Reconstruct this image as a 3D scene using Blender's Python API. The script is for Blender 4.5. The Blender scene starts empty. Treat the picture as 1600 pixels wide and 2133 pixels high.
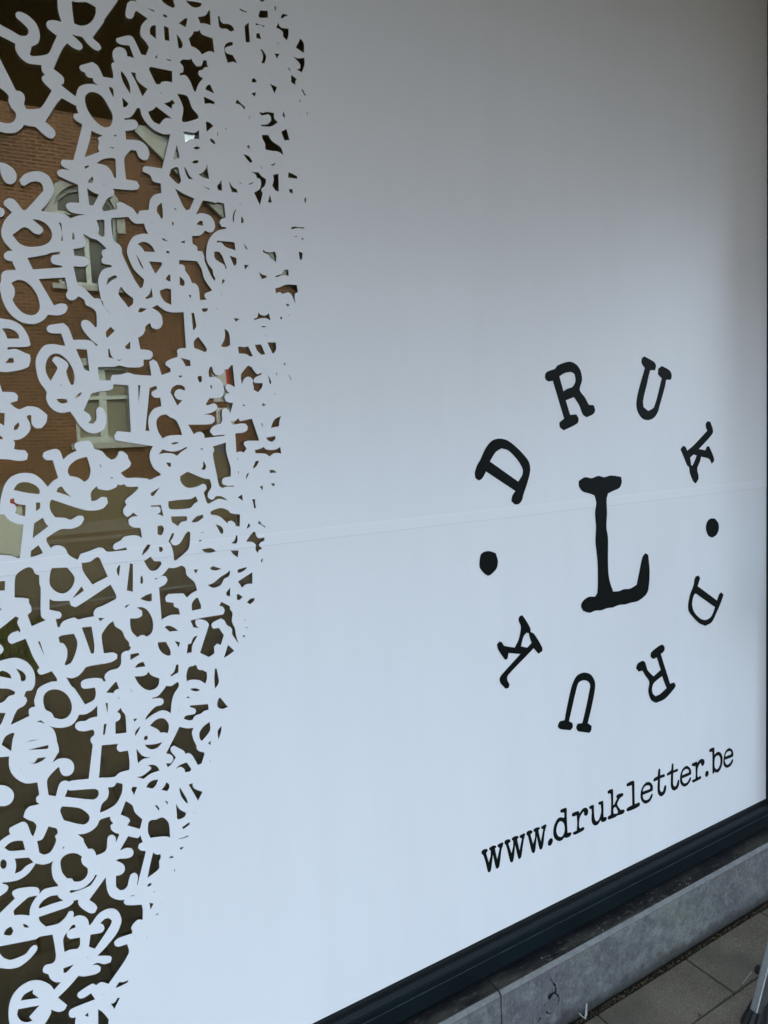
import bpy, bmesh, math, random
import numpy as np
from mathutils import Vector, Matrix
from mathutils.geometry import delaunay_2d_cdt

random.seed(7)
R = math.radians
scene = bpy.context.scene
C = scene.collection

# ------------------------------------------------------------ camera, sky, sun, exposure
DIST, EYE = 1.31, 1.5                 # camera to glass, camera above pavement
FPX, CX, CY = 1422.0, 800.0, 1066.5   # focal length and centre in photo pixels
AX = (0.86605999, -0.08639823, 0.49241795)   # wall direction, down and into-the-wall, in camera axes
DN = (0.04830004, 0.99480633, 0.08959618)
IN = (-0.49760145, -0.05381186, 0.865735)
cam = bpy.data.cameras.new('camera')
cam_o = bpy.data.objects.new('camera', cam); C.objects.link(cam_o)
cr = Vector((AX[0], IN[0], -DN[0])); cu = -Vector((AX[1], IN[1], -DN[1])); cf = Vector((AX[2], IN[2], -DN[2]))
cam_o.matrix_world = Matrix(((cr.x, cu.x, -cf.x, 0), (cr.y, cu.y, -cf.y, -DIST), (cr.z, cu.z, -cf.z, EYE), (0, 0, 0, 1)))
cam.sensor_fit = 'VERTICAL'; cam.sensor_height = 36.0; cam.lens = FPX / 2133 * 36
cam.clip_start = 0.02; cam.clip_end = 3000
scene.camera = cam_o

world = bpy.data.worlds.new('World'); scene.world = world; world.use_nodes = True
wn, wl = world.node_tree.nodes, world.node_tree.links
bg = wn['Background']; bg.inputs['Strength'].default_value = 0.15
sky = wn.new('ShaderNodeTexSky'); sky.sky_type = 'NISHITA'; sky.sun_disc = False
SUN_EL, SUN_AZ = R(48), R(20)
sky.sun_elevation = SUN_EL; sky.sun_rotation = SUN_AZ
sky.air_density = 1.0; sky.dust_density = 4.0; sky.ozone_density = 1.0
mx = wn.new('ShaderNodeMix'); mx.data_type = 'RGBA'
mx.inputs[0].default_value = 0.66
mx.inputs[7].default_value = (5.7, 7.1, 8.7, 1)      # the white of the cloud cover
tcw = wn.new('ShaderNodeTexCoord'); spw = wn.new('ShaderNodeSeparateXYZ'); wl.new(tcw.outputs['Generated'], spw.inputs[0])
mrw = wn.new('ShaderNodeMapRange'); mrw.inputs['From Min'].default_value = 0.40; mrw.inputs['From Max'].default_value = 0.85
mrw.inputs['To Min'].default_value = 1.75; mrw.inputs['To Max'].default_value = 0.70     # thin bright cloud low down, thicker overhead
wl.new(spw.outputs[2], mrw.inputs['Value'])
scw = wn.new('ShaderNodeVectorMath'); scw.operation = 'SCALE'; scw.inputs[0].default_value = (5.7, 7.1, 8.7)
wl.new(mrw.outputs[0], scw.inputs['Scale']); wl.new(scw.outputs[0], mx.inputs[7])
wl.new(sky.outputs[0], mx.inputs[6]); wl.new(mx.outputs[2], bg.inputs['Color'])
sl = bpy.data.lights.new('sun', 'SUN'); sl.energy = 1.1; sl.angle = R(18); sl.color = (1, 0.90, 0.76)
so = bpy.data.objects.new('sun', sl); C.objects.link(so)
sd = Vector((math.sin(SUN_AZ) * math.cos(SUN_EL), math.cos(SUN_AZ) * math.cos(SUN_EL), math.sin(SUN_EL)))
so.rotation_euler = sd.to_track_quat('Z', 'Y').to_euler(); so.location = (0, 0, 12)
vs = scene.view_settings
vs.view_transform = 'Standard'; vs.look = 'None'; vs.gamma = 1; vs.exposure = 1.79
scene.cycles.transparent_max_bounces = 16
scene.cycles.max_bounces = 10
scene.cycles.diffuse_bounces = 5
scene.cycles.glossy_bounces = 6
scene.cycles.use_denoising = True

# ------------------------------------------------------------ helpers
def link_mesh(name, verts, faces, m, parent=None, smooth=False):
    me = bpy.data.meshes.new(name); me.from_pydata([tuple(v) for v in verts], [], faces); me.update()
    if m: me.materials.append(m)
    o = bpy.data.objects.new(name, me); C.objects.link(o)
    if parent: o.parent = parent
    if smooth:
        for p in me.polygons: p.use_smooth = True
    return o
def obj(name, bm, m, parent=None, smooth=False):
    bmesh.ops.recalc_face_normals(bm, faces=bm.faces)
    me = bpy.data.meshes.new(name); bm.to_mesh(me); bm.free()
    if m: me.materials.append(m)
    o = bpy.data.objects.new(name, me); C.objects.link(o)
    if parent: o.parent = parent
    if smooth:
        for p in me.polygons: p.use_smooth = True
    return o
def tag(o, label=None, cat=None, group=None, kind=None):
    if label: o['label'] = label
    if cat: o['category'] = cat
    if group: o['group'] = group
    if kind: o['kind'] = kind
    return o
def thing(name, label, cat, loc=(0, 0, 0), group=None):
    o = bpy.data.objects.new(name, None); C.objects.link(o); o.location = loc; o.empty_display_size = 0.1
    return tag(o, label, cat, group)
def box(bm, x0, x1, y0, y1, z0, z1, bev=0.0):
    r = bmesh.ops.create_cube(bm, size=1, matrix=Matrix.Translation(((x0+x1)/2, (y0+y1)/2, (z0+z1)/2)) @ Matrix.Diagonal((x1-x0, y1-y0, z1-z0, 1)))
    if bev:
        es = list({e for v in r['verts'] for e in v.link_edges})
        bmesh.ops.bevel(bm, geom=es, offset=bev, segments=2, profile=0.6, affect='EDGES')
def boxes(*bs):
    bm = bmesh.new()
    for b in bs: box(bm, *b)
    return bm
def tube(bm, a, b, r0, r1=None, n=12):
    a, b = Vector(a), Vector(b); r1 = r0 if r1 is None else r1
    d = b - a; q = d.to_track_quat('Z', 'Y').to_matrix().to_4x4()
    bmesh.ops.create_cone(bm, cap_ends=True, segments=n, radius1=r0, radius2=r1, depth=d.length, matrix=Matrix.Translation((a+b)/2) @ q)
def beam(bm, a, b, wx, wy, bev=0.002, up='Y'):
    a, b = Vector(a), Vector(b); d = b - a
    q = d.to_track_quat('Z', up).to_matrix().to_4x4()
    r = bmesh.ops.create_cube(bm, size=1, matrix=Matrix.Translation((a+b)/2) @ q @ Matrix.Diagonal((wx, wy, d.length, 1)))
    if bev:
        es = list({e for v in r['verts'] for e in v.link_edges})
        bmesh.ops.bevel(bm, geom=es, offset=bev, segments=2, profile=0.6, affect='EDGES')
def prism_x(bm, prof, x0, x1):            # closed (y,z) profile swept along X
    a = [bm.verts.new((x0, y, z)) for y, z in prof]; b = [bm.verts.new((x1, y, z)) for y, z in prof]
    n = len(prof)
    for i in range(n): bm.faces.new((a[i], a[(i+1) % n], b[(i+1) % n], b[i]))
    bm.faces.new(a); bm.faces.new(b[::-1])

# ---- a place on the window or the facade opposite, from where it shows in the photo
def ray(px, py): return Vector((px - CX, py - CY, FPX))
vAX, vDN, vIN = Vector(AX), Vector(DN), Vector(IN)
def on_glass(px, py, depth=DIST):
    r = ray(px, py); k = depth / r.dot(vIN)
    return (r.dot(vAX) * k, EYE - r.dot(vDN) * k)

def smooth_poly(pts, lim=48, cuts=3):     # rounds the gentle turns, keeps the sharp corners
    n = len(pts); P = [np.array(p, float) for p in pts]; sharp = []
    for i in range(n):
        a, b = P[i] - P[i-1], P[(i+1) % n] - P[i]
        la, lb = np.hypot(*a), np.hypot(*b)
        c = a.dot(b) / (la*lb + 1e-9)
        sharp.append(math.degrees(math.acos(max(-1, min(1, c)))) > lim)
    out = []
    for i in range(n):
        p0, p1, p2, p3 = P[i-1], P[i], P[(i+1) % n], P[(i+2) % n]
        out.append(tuple(p1))
        s1, s2 = sharp[i], sharp[(i+1) % n]
        L = np.hypot(*(p2-p1))
        if (s1 and s2) or L < 1.0: continue
        t1 = (p2-p1) if s1 else (p2-p0) / max(np.hypot(*(p2-p0)), 1e-9) * L
        t2 = (p2-p1) if s2 else (p3-p1) / max(np.hypot(*(p3-p1)), 1e-9) * L
        k = cuts if L > 12 else (2 if L > 5 else 1)
        for j in range(1, k+1):
            t = j / (k+1); t_2, t_3 = t*t, t*t*t
            q = (2*t_3-3*t_2+1)*p1 + (t_3-2*t_2+t)*t1*0.9 + (-2*t_3+3*t_2)*p2 + (t_3-t_2)*t2*0.9
            out.append(tuple(q))
    return out
def parse(txt, lettered=False):
    res, ox, oy, s = [], 0, 0, 1
    for ln in txt.strip().splitlines():
        if not ln.strip(): continue
        if ln[0] == '@':
            _, a, b, c = ln.split(); ox, oy, s = float(a), float(b), float(c); continue
        ch = None
        if lettered: ch, ln = ln[0], ln[2:]
        rings = []
        for part in ln.split('|'):
            pts = [tuple(map(float, p.split(','))) for p in part.split()]
            pts = [(ox + x/s, oy + y/s) for x, y in pts]
            rings.append([on_glass(x, y) for x, y in smooth_poly(pts)])
        res.append((ch, rings) if lettered else rings[0])
    return res
def inside(pt, poly):
    x, y = pt; c = False; n = len(poly); j = n-1
    for i in range(n):
        xi, yi = poly[i]; xj, yj = poly[j]
        if (yi > y) != (yj > y) and x < (xj-xi)*(y-yi)/(yj-yi) + xi: c = not c
        j = i
    return c
def fill(solids, holes, islands=()):      # triangles of (union of solids) minus (union of holes) plus islands
    vs_, es_ = [], []
    for poly in list(solids)+list(holes)+list(islands):
        b = len(vs_); n = len(poly)
        vs_ += [Vector((p[0]*10, p[1]*10)) for p in poly]
        es_ += [(b+i, b+(i+1) % n) for i in range(n)]
    ov, oe, of, *_ = delaunay_2d_cdt(vs_, es_, [], 0, 1e-5)
    ov = [(v.x/10, v.y/10) for v in ov]
    def bb(ps): return [(min(p[0] for p in q), max(p[0] for p in q), min(p[1] for p in q), max(p[1] for p in q), q) for q in ps]
    S, H, I = bb(solids), bb(holes), bb(islands)
    def hit(c, L): return any(a <= c[0] <= b and d <= c[1] <= e and inside(c, q) for a, b, d, e, q in L)
    keep = []
    for f in of:
        c = (sum(ov[i][0] for i in f)/len(f), sum(ov[i][1] for i in f)/len(f))
        if hit(c, S) and (not hit(c, H) or hit(c, I)): keep.append(list(f))
    used = sorted({i for f in keep for i in f}); mp = {k: n for n, k in enumerate(used)}
    return [ov[i] for i in used], [[mp[i] for i in f] for f in keep]
def plate(name, solids, holes, y0, y1, m, parent=None, islands=()):   # XZ plate whose street side is at y0
    vv, ff = fill(solids, holes, islands)
    n = len(vv)
    V = [(x, y0, z) for x, z in vv] + [(x, y1, z) for x, z in vv]
    F = []; cnt = {}
    for f in ff:
        a, b, c = (vv[i] for i in f[:3])
        if (b[0]-a[0])*(c[1]-a[1]) - (b[1]-a[1])*(c[0]-a[0]) < 0: f = f[::-1]
        F.append(f); F.append([i+n for i in f[::-1]])
        for i in range(len(f)):
            e = (f[i], f[(i+1) % len(f)]); cnt[e] = 1
    for (a, b) in cnt:
        if (b, a) not in cnt: F.append([b, a, a+n, b+n])
    return link_mesh(name, V, F, m, parent)
def rect(x0, x1, z0, z1): return [(x0, z0), (x1, z0), (x1, z1), (x0, z1)]

# ---- materials
def mat(name, col, rough=0.6, metal=0.0, spec=0.5, noise=0.0, nscale=8.0, bump=0.0, bscale=60.0, stretch=(1, 1, 1), col2=None):
    m = bpy.data.materials.new(name); m.use_nodes = True
    nt = m.node_tree; b = nt.nodes['Principled BSDF']
    b.inputs['Base Color'].default_value = (*col, 1); b.inputs['Roughness'].default_value = rough
    b.inputs['Metallic'].default_value = metal; b.inputs['Specular IOR Level'].default_value = spec
    geo = nt.nodes.new('ShaderNodeTexCoord'); mp = nt.nodes.new('ShaderNodeMapping'); mp.inputs['Scale'].default_value = stretch
    nt.links.new(geo.outputs['Object'], mp.inputs[0])
    if noise:
        n = nt.nodes.new('ShaderNodeTexNoise'); n.inputs['Scale'].default_value = nscale; n.inputs['Detail'].default_value = 8; n.inputs['Roughness'].default_value = 0.65
        nt.links.new(mp.outputs[0], n.inputs['Vector'])
        r = nt.nodes.new('ShaderNodeValToRGB'); r.color_ramp.elements[0].position = 0.3; r.color_ramp.elements[1].position = 0.7
        c2 = col2 or tuple(c*(1+noise) for c in col); c1 = tuple(c*(1-noise) for c in col)
        r.color_ramp.elements[0].color = (*c1, 1); r.color_ramp.elements[1].color = (*c2, 1)
        nt.links.new(n.outputs['Fac'], r.inputs[0]); nt.links.new(r.outputs[0], b.inputs['Base Color'])
    if bump:
        n2 = nt.nodes.new('ShaderNodeTexNoise'); n2.inputs['Scale'].default_value = bscale; n2.inputs['Detail'].default_value = 6
        nt.links.new(mp.outputs[0], n2.inputs['Vector'])
        bp = nt.nodes.new('ShaderNodeBump'); bp.inputs['Strength'].default_value = bump; bp.inputs['Distance'].default_value = 0.004
        nt.links.new(n2.outputs['Fac'], bp.inputs['Height']); nt.links.new(bp.outputs[0], b.inputs['Normal'])
    return m
def layer_speck(m, scale, thr, col, soft=0.02, stretch=(1, 1, 1), tex='noise', amt=1.0, mask=None):
    """small marks (grit, lichen, scuffs) laid over the base colour of m"""
    nt = m.node_tree; b = nt.nodes['Principled BSDF']; src = b.inputs['Base Color']
    geo = nt.nodes.new('ShaderNodeTexCoord'); mp = nt.nodes.new('ShaderNodeMapping'); mp.inputs['Scale'].default_value = stretch
    nt.links.new(geo.outputs['Object'], mp.inputs[0])
    if tex == 'vor':
        n = nt.nodes.new('ShaderNodeTexVoronoi'); n.inputs['Scale'].default_value = scale; out = n.outputs['Distance']
    else:
        n = nt.nodes.new('ShaderNodeTexNoise'); n.inputs['Scale'].default_value = scale; n.inputs['Detail'].default_value = 5; out = n.outputs['Fac']
    nt.links.new(mp.outputs[0], n.inputs['Vector'])
    mr = nt.nodes.new('ShaderNodeMapRange'); mr.inputs['From Min'].default_value = thr - soft; mr.inputs['From Max'].default_value = thr + soft
    mr.inputs['To Max'].default_value = amt
    if tex == 'vor': mr.inputs['To Min'].default_value = amt; mr.inputs['To Max'].default_value = 0
    nt.links.new(out, mr.inputs['Value'])
    fac = mr.outputs[0]
    if mask:
        n3 = nt.nodes.new('ShaderNodeTexNoise'); n3.inputs['Scale'].default_value = mask[0]; nt.links.new(geo.outputs['Object'], n3.inputs['Vector'])
        m3 = nt.nodes.new('ShaderNodeMapRange'); m3.inputs['From Min'].default_value = mask[1]; m3.inputs['From Max'].default_value = mask[1]+0.05
        nt.links.new(n3.outputs['Fac'], m3.inputs['Value'])
        mu = nt.nodes.new('ShaderNodeMath'); mu.operation = 'MULTIPLY'; nt.links.new(fac, mu.inputs[0]); nt.links.new(m3.outputs[0], mu.inputs[1]); fac = mu.outputs[0]
    mxn = nt.nodes.new('ShaderNodeMix'); mxn.data_type = 'RGBA'; mxn.inputs[7].default_value = (*col, 1)
    if src.is_linked: nt.links.new(src.links[0].from_socket, mxn.inputs[6])
    else: mxn.inputs[6].default_value = tuple(src.default_value)
    nt.links.new(fac, mxn.inputs[0]); nt.links.new(mxn.outputs[2], src)
def brick_mat(name, c1, c2, mortar, bw=0.21, bh=0.06, ms=0.012, swap=True, rough=0.85):
    m = bpy.data.materials.new(name); m.use_nodes = True; nt = m.node_tree; b = nt.nodes['Principled BSDF']; b.inputs['Roughness'].default_value = rough
    tc = nt.nodes.new('ShaderNodeTexCoord'); sp = nt.nodes.new('ShaderNodeSeparateXYZ'); cb = nt.nodes.new('ShaderNodeCombineXYZ')
    nt.links.new(tc.outputs['Object'], sp.inputs[0])
    if swap:
        ad = nt.nodes.new('ShaderNodeMath'); ad.operation = 'ADD'; nt.links.new(sp.outputs[0], ad.inputs[0]); nt.links.new(sp.outputs[1], ad.inputs[1])
        nt.links.new(ad.outputs[0], cb.inputs[0]); nt.links.new(sp.outputs[2], cb.inputs[1])
    else:
        nt.links.new(sp.outputs[0], cb.inputs[0]); nt.links.new(sp.outputs[1], cb.inputs[1])
    br = nt.nodes.new('ShaderNodeTexBrick'); br.inputs['Scale'].default_value = 1; br.inputs['Brick Width'].default_value = bw; br.inputs['Row Height'].default_value = bh
    br.inputs['Mortar Size'].default_value = ms; br.inputs['Mortar Smooth'].default_value = 0.3
    br.inputs['Color1'].default_value = (*c1, 1); br.inputs['Color2'].default_value = (*c2, 1); br.inputs['Mortar'].default_value = (*mortar, 1)
    nt.links.new(cb.outputs[0], br.inputs['Vector'])
    n = nt.nodes.new('ShaderNodeTexNoise'); n.inputs['Scale'].default_value = 0.9; n.inputs['Detail'].default_value = 6; nt.links.new(tc.outputs['Object'], n.inputs['Vector'])
    mr = nt.nodes.new('ShaderNodeMapRange'); mr.inputs['From Min'].default_value = 0.3; mr.inputs['From Max'].default_value = 0.7; mr.inputs['To Min'].default_value = 0.7; mr.inputs['To Max'].default_value = 1.25
    nt.links.new(n.outputs['Fac'], mr.inputs['Value'])
    vm = nt.nodes.new('ShaderNodeVectorMath'); vm.operation = 'SCALE'; nt.links.new(br.outputs['Color'], vm.inputs[0]); nt.links.new(mr.outputs[0], vm.inputs['Scale'])
    nt.links.new(vm.outputs[0], b.inputs['Base Color'])
    return m
def glass_mat(name, gain, tint):
    m = bpy.data.materials.new(name); m.use_nodes = True; nt = m.node_tree
    for n in list(nt.nodes): nt.nodes.remove(n)
    out = nt.nodes.new('ShaderNodeOutputMaterial'); mi = nt.nodes.new('ShaderNodeMixShader')
    tr = nt.nodes.new('ShaderNodeBsdfTransparent'); tr.inputs[0].default_value = (*tint, 1)
    gl = nt.nodes.new('ShaderNodeBsdfGlossy'); gl.inputs['Roughness'].default_value = 0.0; gl.inputs[0].default_value = (1, 1, 1, 1)
    fr = nt.nodes.new('ShaderNodeFresnel'); fr.inputs[0].default_value = 1.5
    ml = nt.nodes.new('ShaderNodeMath'); ml.operation = 'MULTIPLY'; ml.use_clamp = True; ml.inputs[1].default_value = gain
    nt.links.new(fr.outputs[0], ml.inputs[0]); nt.links.new(ml.outputs[0], mi.inputs[0]); nt.links.new(tr.outputs[0], mi.inputs[1]); nt.links.new(gl.outputs[0], mi.inputs[2])
    # float glass is never quite flat: a very slow wave bends the reflections a little
    tc = nt.nodes.new('ShaderNodeTexCoord'); nz = nt.nodes.new('ShaderNodeTexNoise'); nz.inputs['Scale'].default_value = 3.0; nz.inputs['Detail'].default_value = 1
    nt.links.new(tc.outputs['Object'], nz.inputs['Vector'])
    bp = nt.nodes.new('ShaderNodeBump'); bp.inputs['Strength'].default_value = 1.0; bp.inputs['Distance'].default_value = 0.0006
    nt.links.new(nz.outputs['Fac'], bp.inputs['Height']); nt.links.new(bp.outputs[0], gl.inputs['Normal'])
    nt.links.new(mi.outputs[0], out.inputs[0])
    return m

def dirt_band(m, axis, a, b, col, amt, nsc=14, namt=0.02):
    """splash dirt whose ragged edge lies between coordinate a (dirty) and b (clean)"""
    nt = m.node_tree; bs = nt.nodes['Principled BSDF']; src = bs.inputs['Base Color'].links[0].from_socket
    tc = nt.nodes.new('ShaderNodeTexCoord'); sp = nt.nodes.new('ShaderNodeSeparateXYZ'); nt.links.new(tc.outputs['Object'], sp.inputs[0])
    n = nt.nodes.new('ShaderNodeTexNoise'); n.inputs['Scale'].default_value = nsc; n.inputs['Detail'].default_value = 6; nt.links.new(tc.outputs['Object'], n.inputs['Vector'])
    ma = nt.nodes.new('ShaderNodeMath'); ma.operation = 'MULTIPLY_ADD'; ma.inputs[1].default_value = namt*4; ma.inputs[2].default_value = -namt*2
    nt.links.new(n.outputs['Fac'], ma.inputs[0])
    ad = nt.nodes.new('ShaderNodeMath'); ad.operation = 'ADD'; nt.links.new(sp.outputs[axis], ad.inputs[0]); nt.links.new(ma.outputs[0], ad.inputs[1])
    mr = nt.nodes.new('ShaderNodeMapRange'); mr.inputs['From Min'].default_value = a; mr.inputs['From Max'].default_value = b
    mr.inputs['To Min'].default_value = amt; mr.inputs['To Max'].default_value = 0; nt.links.new(ad.outputs[0], mr.inputs['Value'])
    mi = nt.nodes.new('ShaderNodeMix'); mi.data_type = 'RGBA'; mi.inputs[7].default_value = (*col, 1)
    nt.links.new(mr.outputs[0], mi.inputs[0]); nt.links.new(src, mi.inputs[6]); nt.links.new(mi.outputs[2], bs.inputs['Base Color'])
M = {}
M['film'] = mat('white_vinyl', (0.80, 0.81, 0.82), rough=0.32, spec=0.22, noise=0.018, nscale=1.6, bump=0.18, bscale=2.2, stretch=(2.2, 1, 0.6))
layer_speck(M['film'], 5, 0.60, (0.76, 0.765, 0.77), soft=0.14, amt=0.3, stretch=(3, 1, 0.35))
layer_speck(M['film'], 300, 0.735, (0.45, 0.45, 0.44), soft=0.02, amt=0.6, stretch=(1, 1, 1))
layer_speck(M['film'], 26, 0.012, (0.25, 0.25, 0.25), soft=0.004, tex='vor', amt=0.7, mask=(9.0, 0.60))
M['edge'] = mat('film_edge_shade', (0.64, 0.65, 0.67), rough=0.6)  # darker colour stands in for the shade line at the upper sheet's edge
M['edge_light'] = mat('film_edge_highlight', (0.90, 0.91, 0.92), rough=0.4)  # paler colour stands in for light caught along the lower sheet's edge
M['ink'] = mat('black_vinyl', (0.005, 0.007, 0.0065), rough=0.55, spec=0.08)
M['pane_out'] = glass_mat('outer_glass', 0.45, (0.98, 0.96, 0.87))
M['pane_mid'] = glass_mat('middle_glass', 3.6, (0.97, 0.955, 0.90))
M['pane_in'] = glass_mat('coated_inner_glass', 2.2, (0.90, 0.93, 0.90))
M['alu'] = mat('dark_powder_coat', (0.0055, 0.0105, 0.0125), rough=0.6, spec=0.08, noise=0.18, nscale=6, bump=0.05, bscale=500)
layer_speck(M['alu'], 90, 0.05, (0.16, 0.16, 0.16), soft=0.02, tex='vor', amt=0.8, mask=(9.0, 0.58))
M['gasket'] = mat('black_rubber', (0.005, 0.007, 0.007), rough=0.7, spec=0.2)
M['bead'] = mat('grey_green_bead', (0.014, 0.018, 0.020), rough=0.6, spec=0.06)
M['seamline'] = mat('scratched_joint_line', (0.07, 0.078, 0.08), rough=0.5, noise=0.5, nscale=30)
# bluestone: mottled blue-grey honed face, dirty dark top
M['stone'] = mat('bluestone', (0.128, 0.134, 0.130), rough=0.68, spec=0.3, noise=0.34, nscale=42, bump=0.6, bscale=140, stretch=(1, 1, 0.9), col2=(0.195, 0.202, 0.193))
layer_speck(M['stone'], 3.0, 0.56, (0.125, 0.125, 0.142), soft=0.10, amt=0.6)
layer_speck(M['stone'], 5.2, 0.58, (0.19, 0.215, 0.175), soft=0.07, amt=0.6)
layer_speck(M['stone'], 22, 0.56, (0.085, 0.09, 0.095), soft=0.06, amt=0.55)
layer_speck(M['stone'], 28, 0.60, (0.24, 0.25, 0.24), soft=0.05, amt=0.45)
layer_speck(M['stone'], 120, 0.60, (0.07, 0.07, 0.072), soft=0.09, amt=0.6)
layer_speck(M['stone'], 110, 0.66, (0.30, 0.31, 0.29), soft=0.06, amt=0.4)
layer_speck(M['stone'], 60, 0.58, (0.055, 0.055, 0.06), soft=0.07, amt=0.3, stretch=(2.2, 1, 0.12), mask=(3.0, 0.50))
M['stone_edge'] = mat('bluestone_sawn_edge', (0.15, 0.15, 0.142), rough=0.6, spec=0.3, noise=0.25, nscale=60, bump=0.3, bscale=200)
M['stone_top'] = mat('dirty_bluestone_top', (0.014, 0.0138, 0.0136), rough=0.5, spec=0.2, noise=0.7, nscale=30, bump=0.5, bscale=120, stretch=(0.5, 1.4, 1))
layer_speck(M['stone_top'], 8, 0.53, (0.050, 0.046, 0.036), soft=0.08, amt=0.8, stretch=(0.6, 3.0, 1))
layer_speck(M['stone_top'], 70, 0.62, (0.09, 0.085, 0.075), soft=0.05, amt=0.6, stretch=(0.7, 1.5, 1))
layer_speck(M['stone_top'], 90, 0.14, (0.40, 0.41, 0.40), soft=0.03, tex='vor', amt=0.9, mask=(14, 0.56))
dirt_band(M['stone'], 2, 0.006, 0.026, (0.040, 0.039, 0.034), 0.75, 22, 0.020)
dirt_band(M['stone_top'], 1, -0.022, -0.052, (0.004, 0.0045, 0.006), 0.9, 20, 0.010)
M['joint'] = mat('mortar_joint', (0.020, 0.020, 0.022), rough=0.9, noise=0.5, nscale=200)
M['slab'] = mat('concrete_slab', (0.102, 0.084, 0.060), rough=0.9, spec=0.2, noise=0.20, nscale=6, bump=0.6, bscale=420, col2=(0.138, 0.114, 0.082))
layer_speck(M['slab'], 330, 0.56, (0.25, 0.215, 0.165), soft=0.05, amt=0.45)
layer_speck(M['slab'], 360, 0.60, (0.035, 0.03, 0.022), soft=0.04, amt=0.55, stretch=(1, 1.3, 1))
layer_speck(M['slab'], 34, 0.075, (0.34, 0.33, 0.30), soft=0.03, tex='vor', amt=0.6, mask=(11, 0.60))
layer_speck(M['slab'], 5, 0.58, (0.070, 0.062, 0.048), soft=0.1, amt=0.7)
M['soil'] = mat('joint_soil', (0.018, 0.014, 0.009), rough=0.95, spec=0.1, noise=0.6, nscale=160, bump=1.0, bscale=300)
M['grit'] = mat('pebble_grit', (0.055, 0.043, 0.025), rough=0.8, spec=0.2, noise=0.8, nscale=90)
M['asphalt'] = mat('asphalt', (0.088, 0.074, 0.046), rough=0.9, noise=0.25, nscale=1.2, bump=0.3, bscale=60)
M['paving'] = brick_mat('forecourt_paving', (0.098, 0.070, 0.040), (0.116, 0.083, 0.048), (0.035, 0.028, 0.02), bw=0.3585, bh=0.3585, ms=0.012, swap=False, rough=0.9)
M['kerb'] = mat('concrete_kerb', (0.17, 0.16, 0.13), rough=0.9, noise=0.2, nscale=5)
M['grass'] = mat('grass_green', (0.10, 0.11, 0.025), rough=0.8, noise=0.5, nscale=9)
M['brick'] = brick_mat('brown_red_brick', (0.105, 0.042, 0.018), (0.056, 0.022, 0.009), (0.165, 0.10, 0.055), bh=0.075, bw=0.23, ms=0.016)
M['brick2'] = brick_mat('dark_brown_brick', (0.10, 0.055, 0.030), (0.07, 0.037, 0.02), (0.09, 0.065, 0.045))
M['plinth'] = mat('olive_grey_render', (0.14, 0.125, 0.075), rough=0.9, noise=0.18, nscale=3)
M['trim'] = mat('pale_stone_trim', (0.33, 0.36, 0.34), rough=0.8, noise=0.15, nscale=6)
M['wood_white'] = mat('white_painted_wood', (0.46, 0.54, 0.51), rough=0.5, noise=0.06, nscale=9)
M['darkglass'] = mat('dark_window_glass', (0.045, 0.055, 0.045), rough=0.12, spec=0.6, noise=0.5, nscale=1.6)
M['curtain'] = mat('pale_net_curtain', (0.20, 0.21, 0.165), rough=0.7, noise=0.2, nscale=5, stretch=(6, 1, 0.3))
M['roof'] = brick_mat('dark_roof_tiles', (0.06, 0.045, 0.038), (0.045, 0.035, 0.03), (0.02, 0.016, 0.014), bw=0.24, bh=0.30, ms=0.02)
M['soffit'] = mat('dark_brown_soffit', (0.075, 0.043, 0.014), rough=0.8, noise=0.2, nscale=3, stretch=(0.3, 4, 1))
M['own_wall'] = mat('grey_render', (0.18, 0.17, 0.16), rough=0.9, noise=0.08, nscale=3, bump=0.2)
M['inner'] = mat('dim_interior', (0.05, 0.045, 0.04), rough=0.9, noise=0.2, nscale=2)
M['blind'] = mat('brown_ribbed_blind', (0.44, 0.325, 0.135), rough=0.9, noise=0.12, nscale=12, stretch=(45, 1, 0.3))
M['ladder'] = mat('brushed_aluminium', (0.165, 0.165, 0.16), rough=0.40, metal=0.75, noise=0.12, nscale=30, stretch=(8, 8, 0.6), bump=0.06, bscale=300)
M['rubber'] = mat('black_ladder_rubber', (0.006, 0.006, 0.006), rough=0.6, spec=0.3, noise=0.3, nscale=40)
M['paper'] = mat('white_scrap', (0.75, 0.75, 0.74), rough=0.5)
M['sign_white'] = mat('sign_white', (0.5, 0.52, 0.52), rough=0.4)
M['sign_red'] = mat('sign_red', (0.42, 0.02, 0.015), rough=0.4)
M['sign_blue'] = mat('sign_blue', (0.09, 0.10, 0.13), rough=0.4)
M['galv'] = mat('galvanised_steel', (0.18, 0.18, 0.18), rough=0.5, metal=0.7)
M['cabinet'] = mat('pale_cabinet_paint', (0.55, 0.62, 0.56), rough=0.5, noise=0.1, nscale=4)

# ------------------------------------------------------------ ground
EDGE = -0.094                                   # street side of the stone curb foot
def sheet(name, x0, x1, y0, y1, z, m, n=1):
    V, F = [], []
    for j in range(n+1):
        for i in range(n+1): V.append((x0+(x1-x0)*i/n, y0+(y1-y0)*j/n, z))
    for j in range(n):
        for i in range(n): a = j*(n+1)+i; F.append((a, a+1, a+n+2, a+n+1))
    return tag(link_mesh(name, V, F, m), kind='structure')
sheet('ground', -400, 400, -400, 400, -0.060, M['asphalt'])
sheet('road', -60, 60, -13.9, -6.9, -0.055, M['asphalt'])
sheet('forecourt', -60, 60, -6.75, -2.26, -0.004, M['paving'])
tag(obj('forecourt_kerb', boxes((-60, 60, -6.90, -6.752, -0.2, 0.002)), M['kerb']), kind='structure')
bm = bmesh.new(); box(bm, -60, 60, -15.06, -14.0, -0.2, 0.0)
tag(obj('far_pavement', bm, M['paving']), kind='structure')
tag(obj('far_kerb', boxes((-60, 60, -13.998, -13.86, -0.2, 0.004)), M['kerb']), kind='structure')
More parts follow.
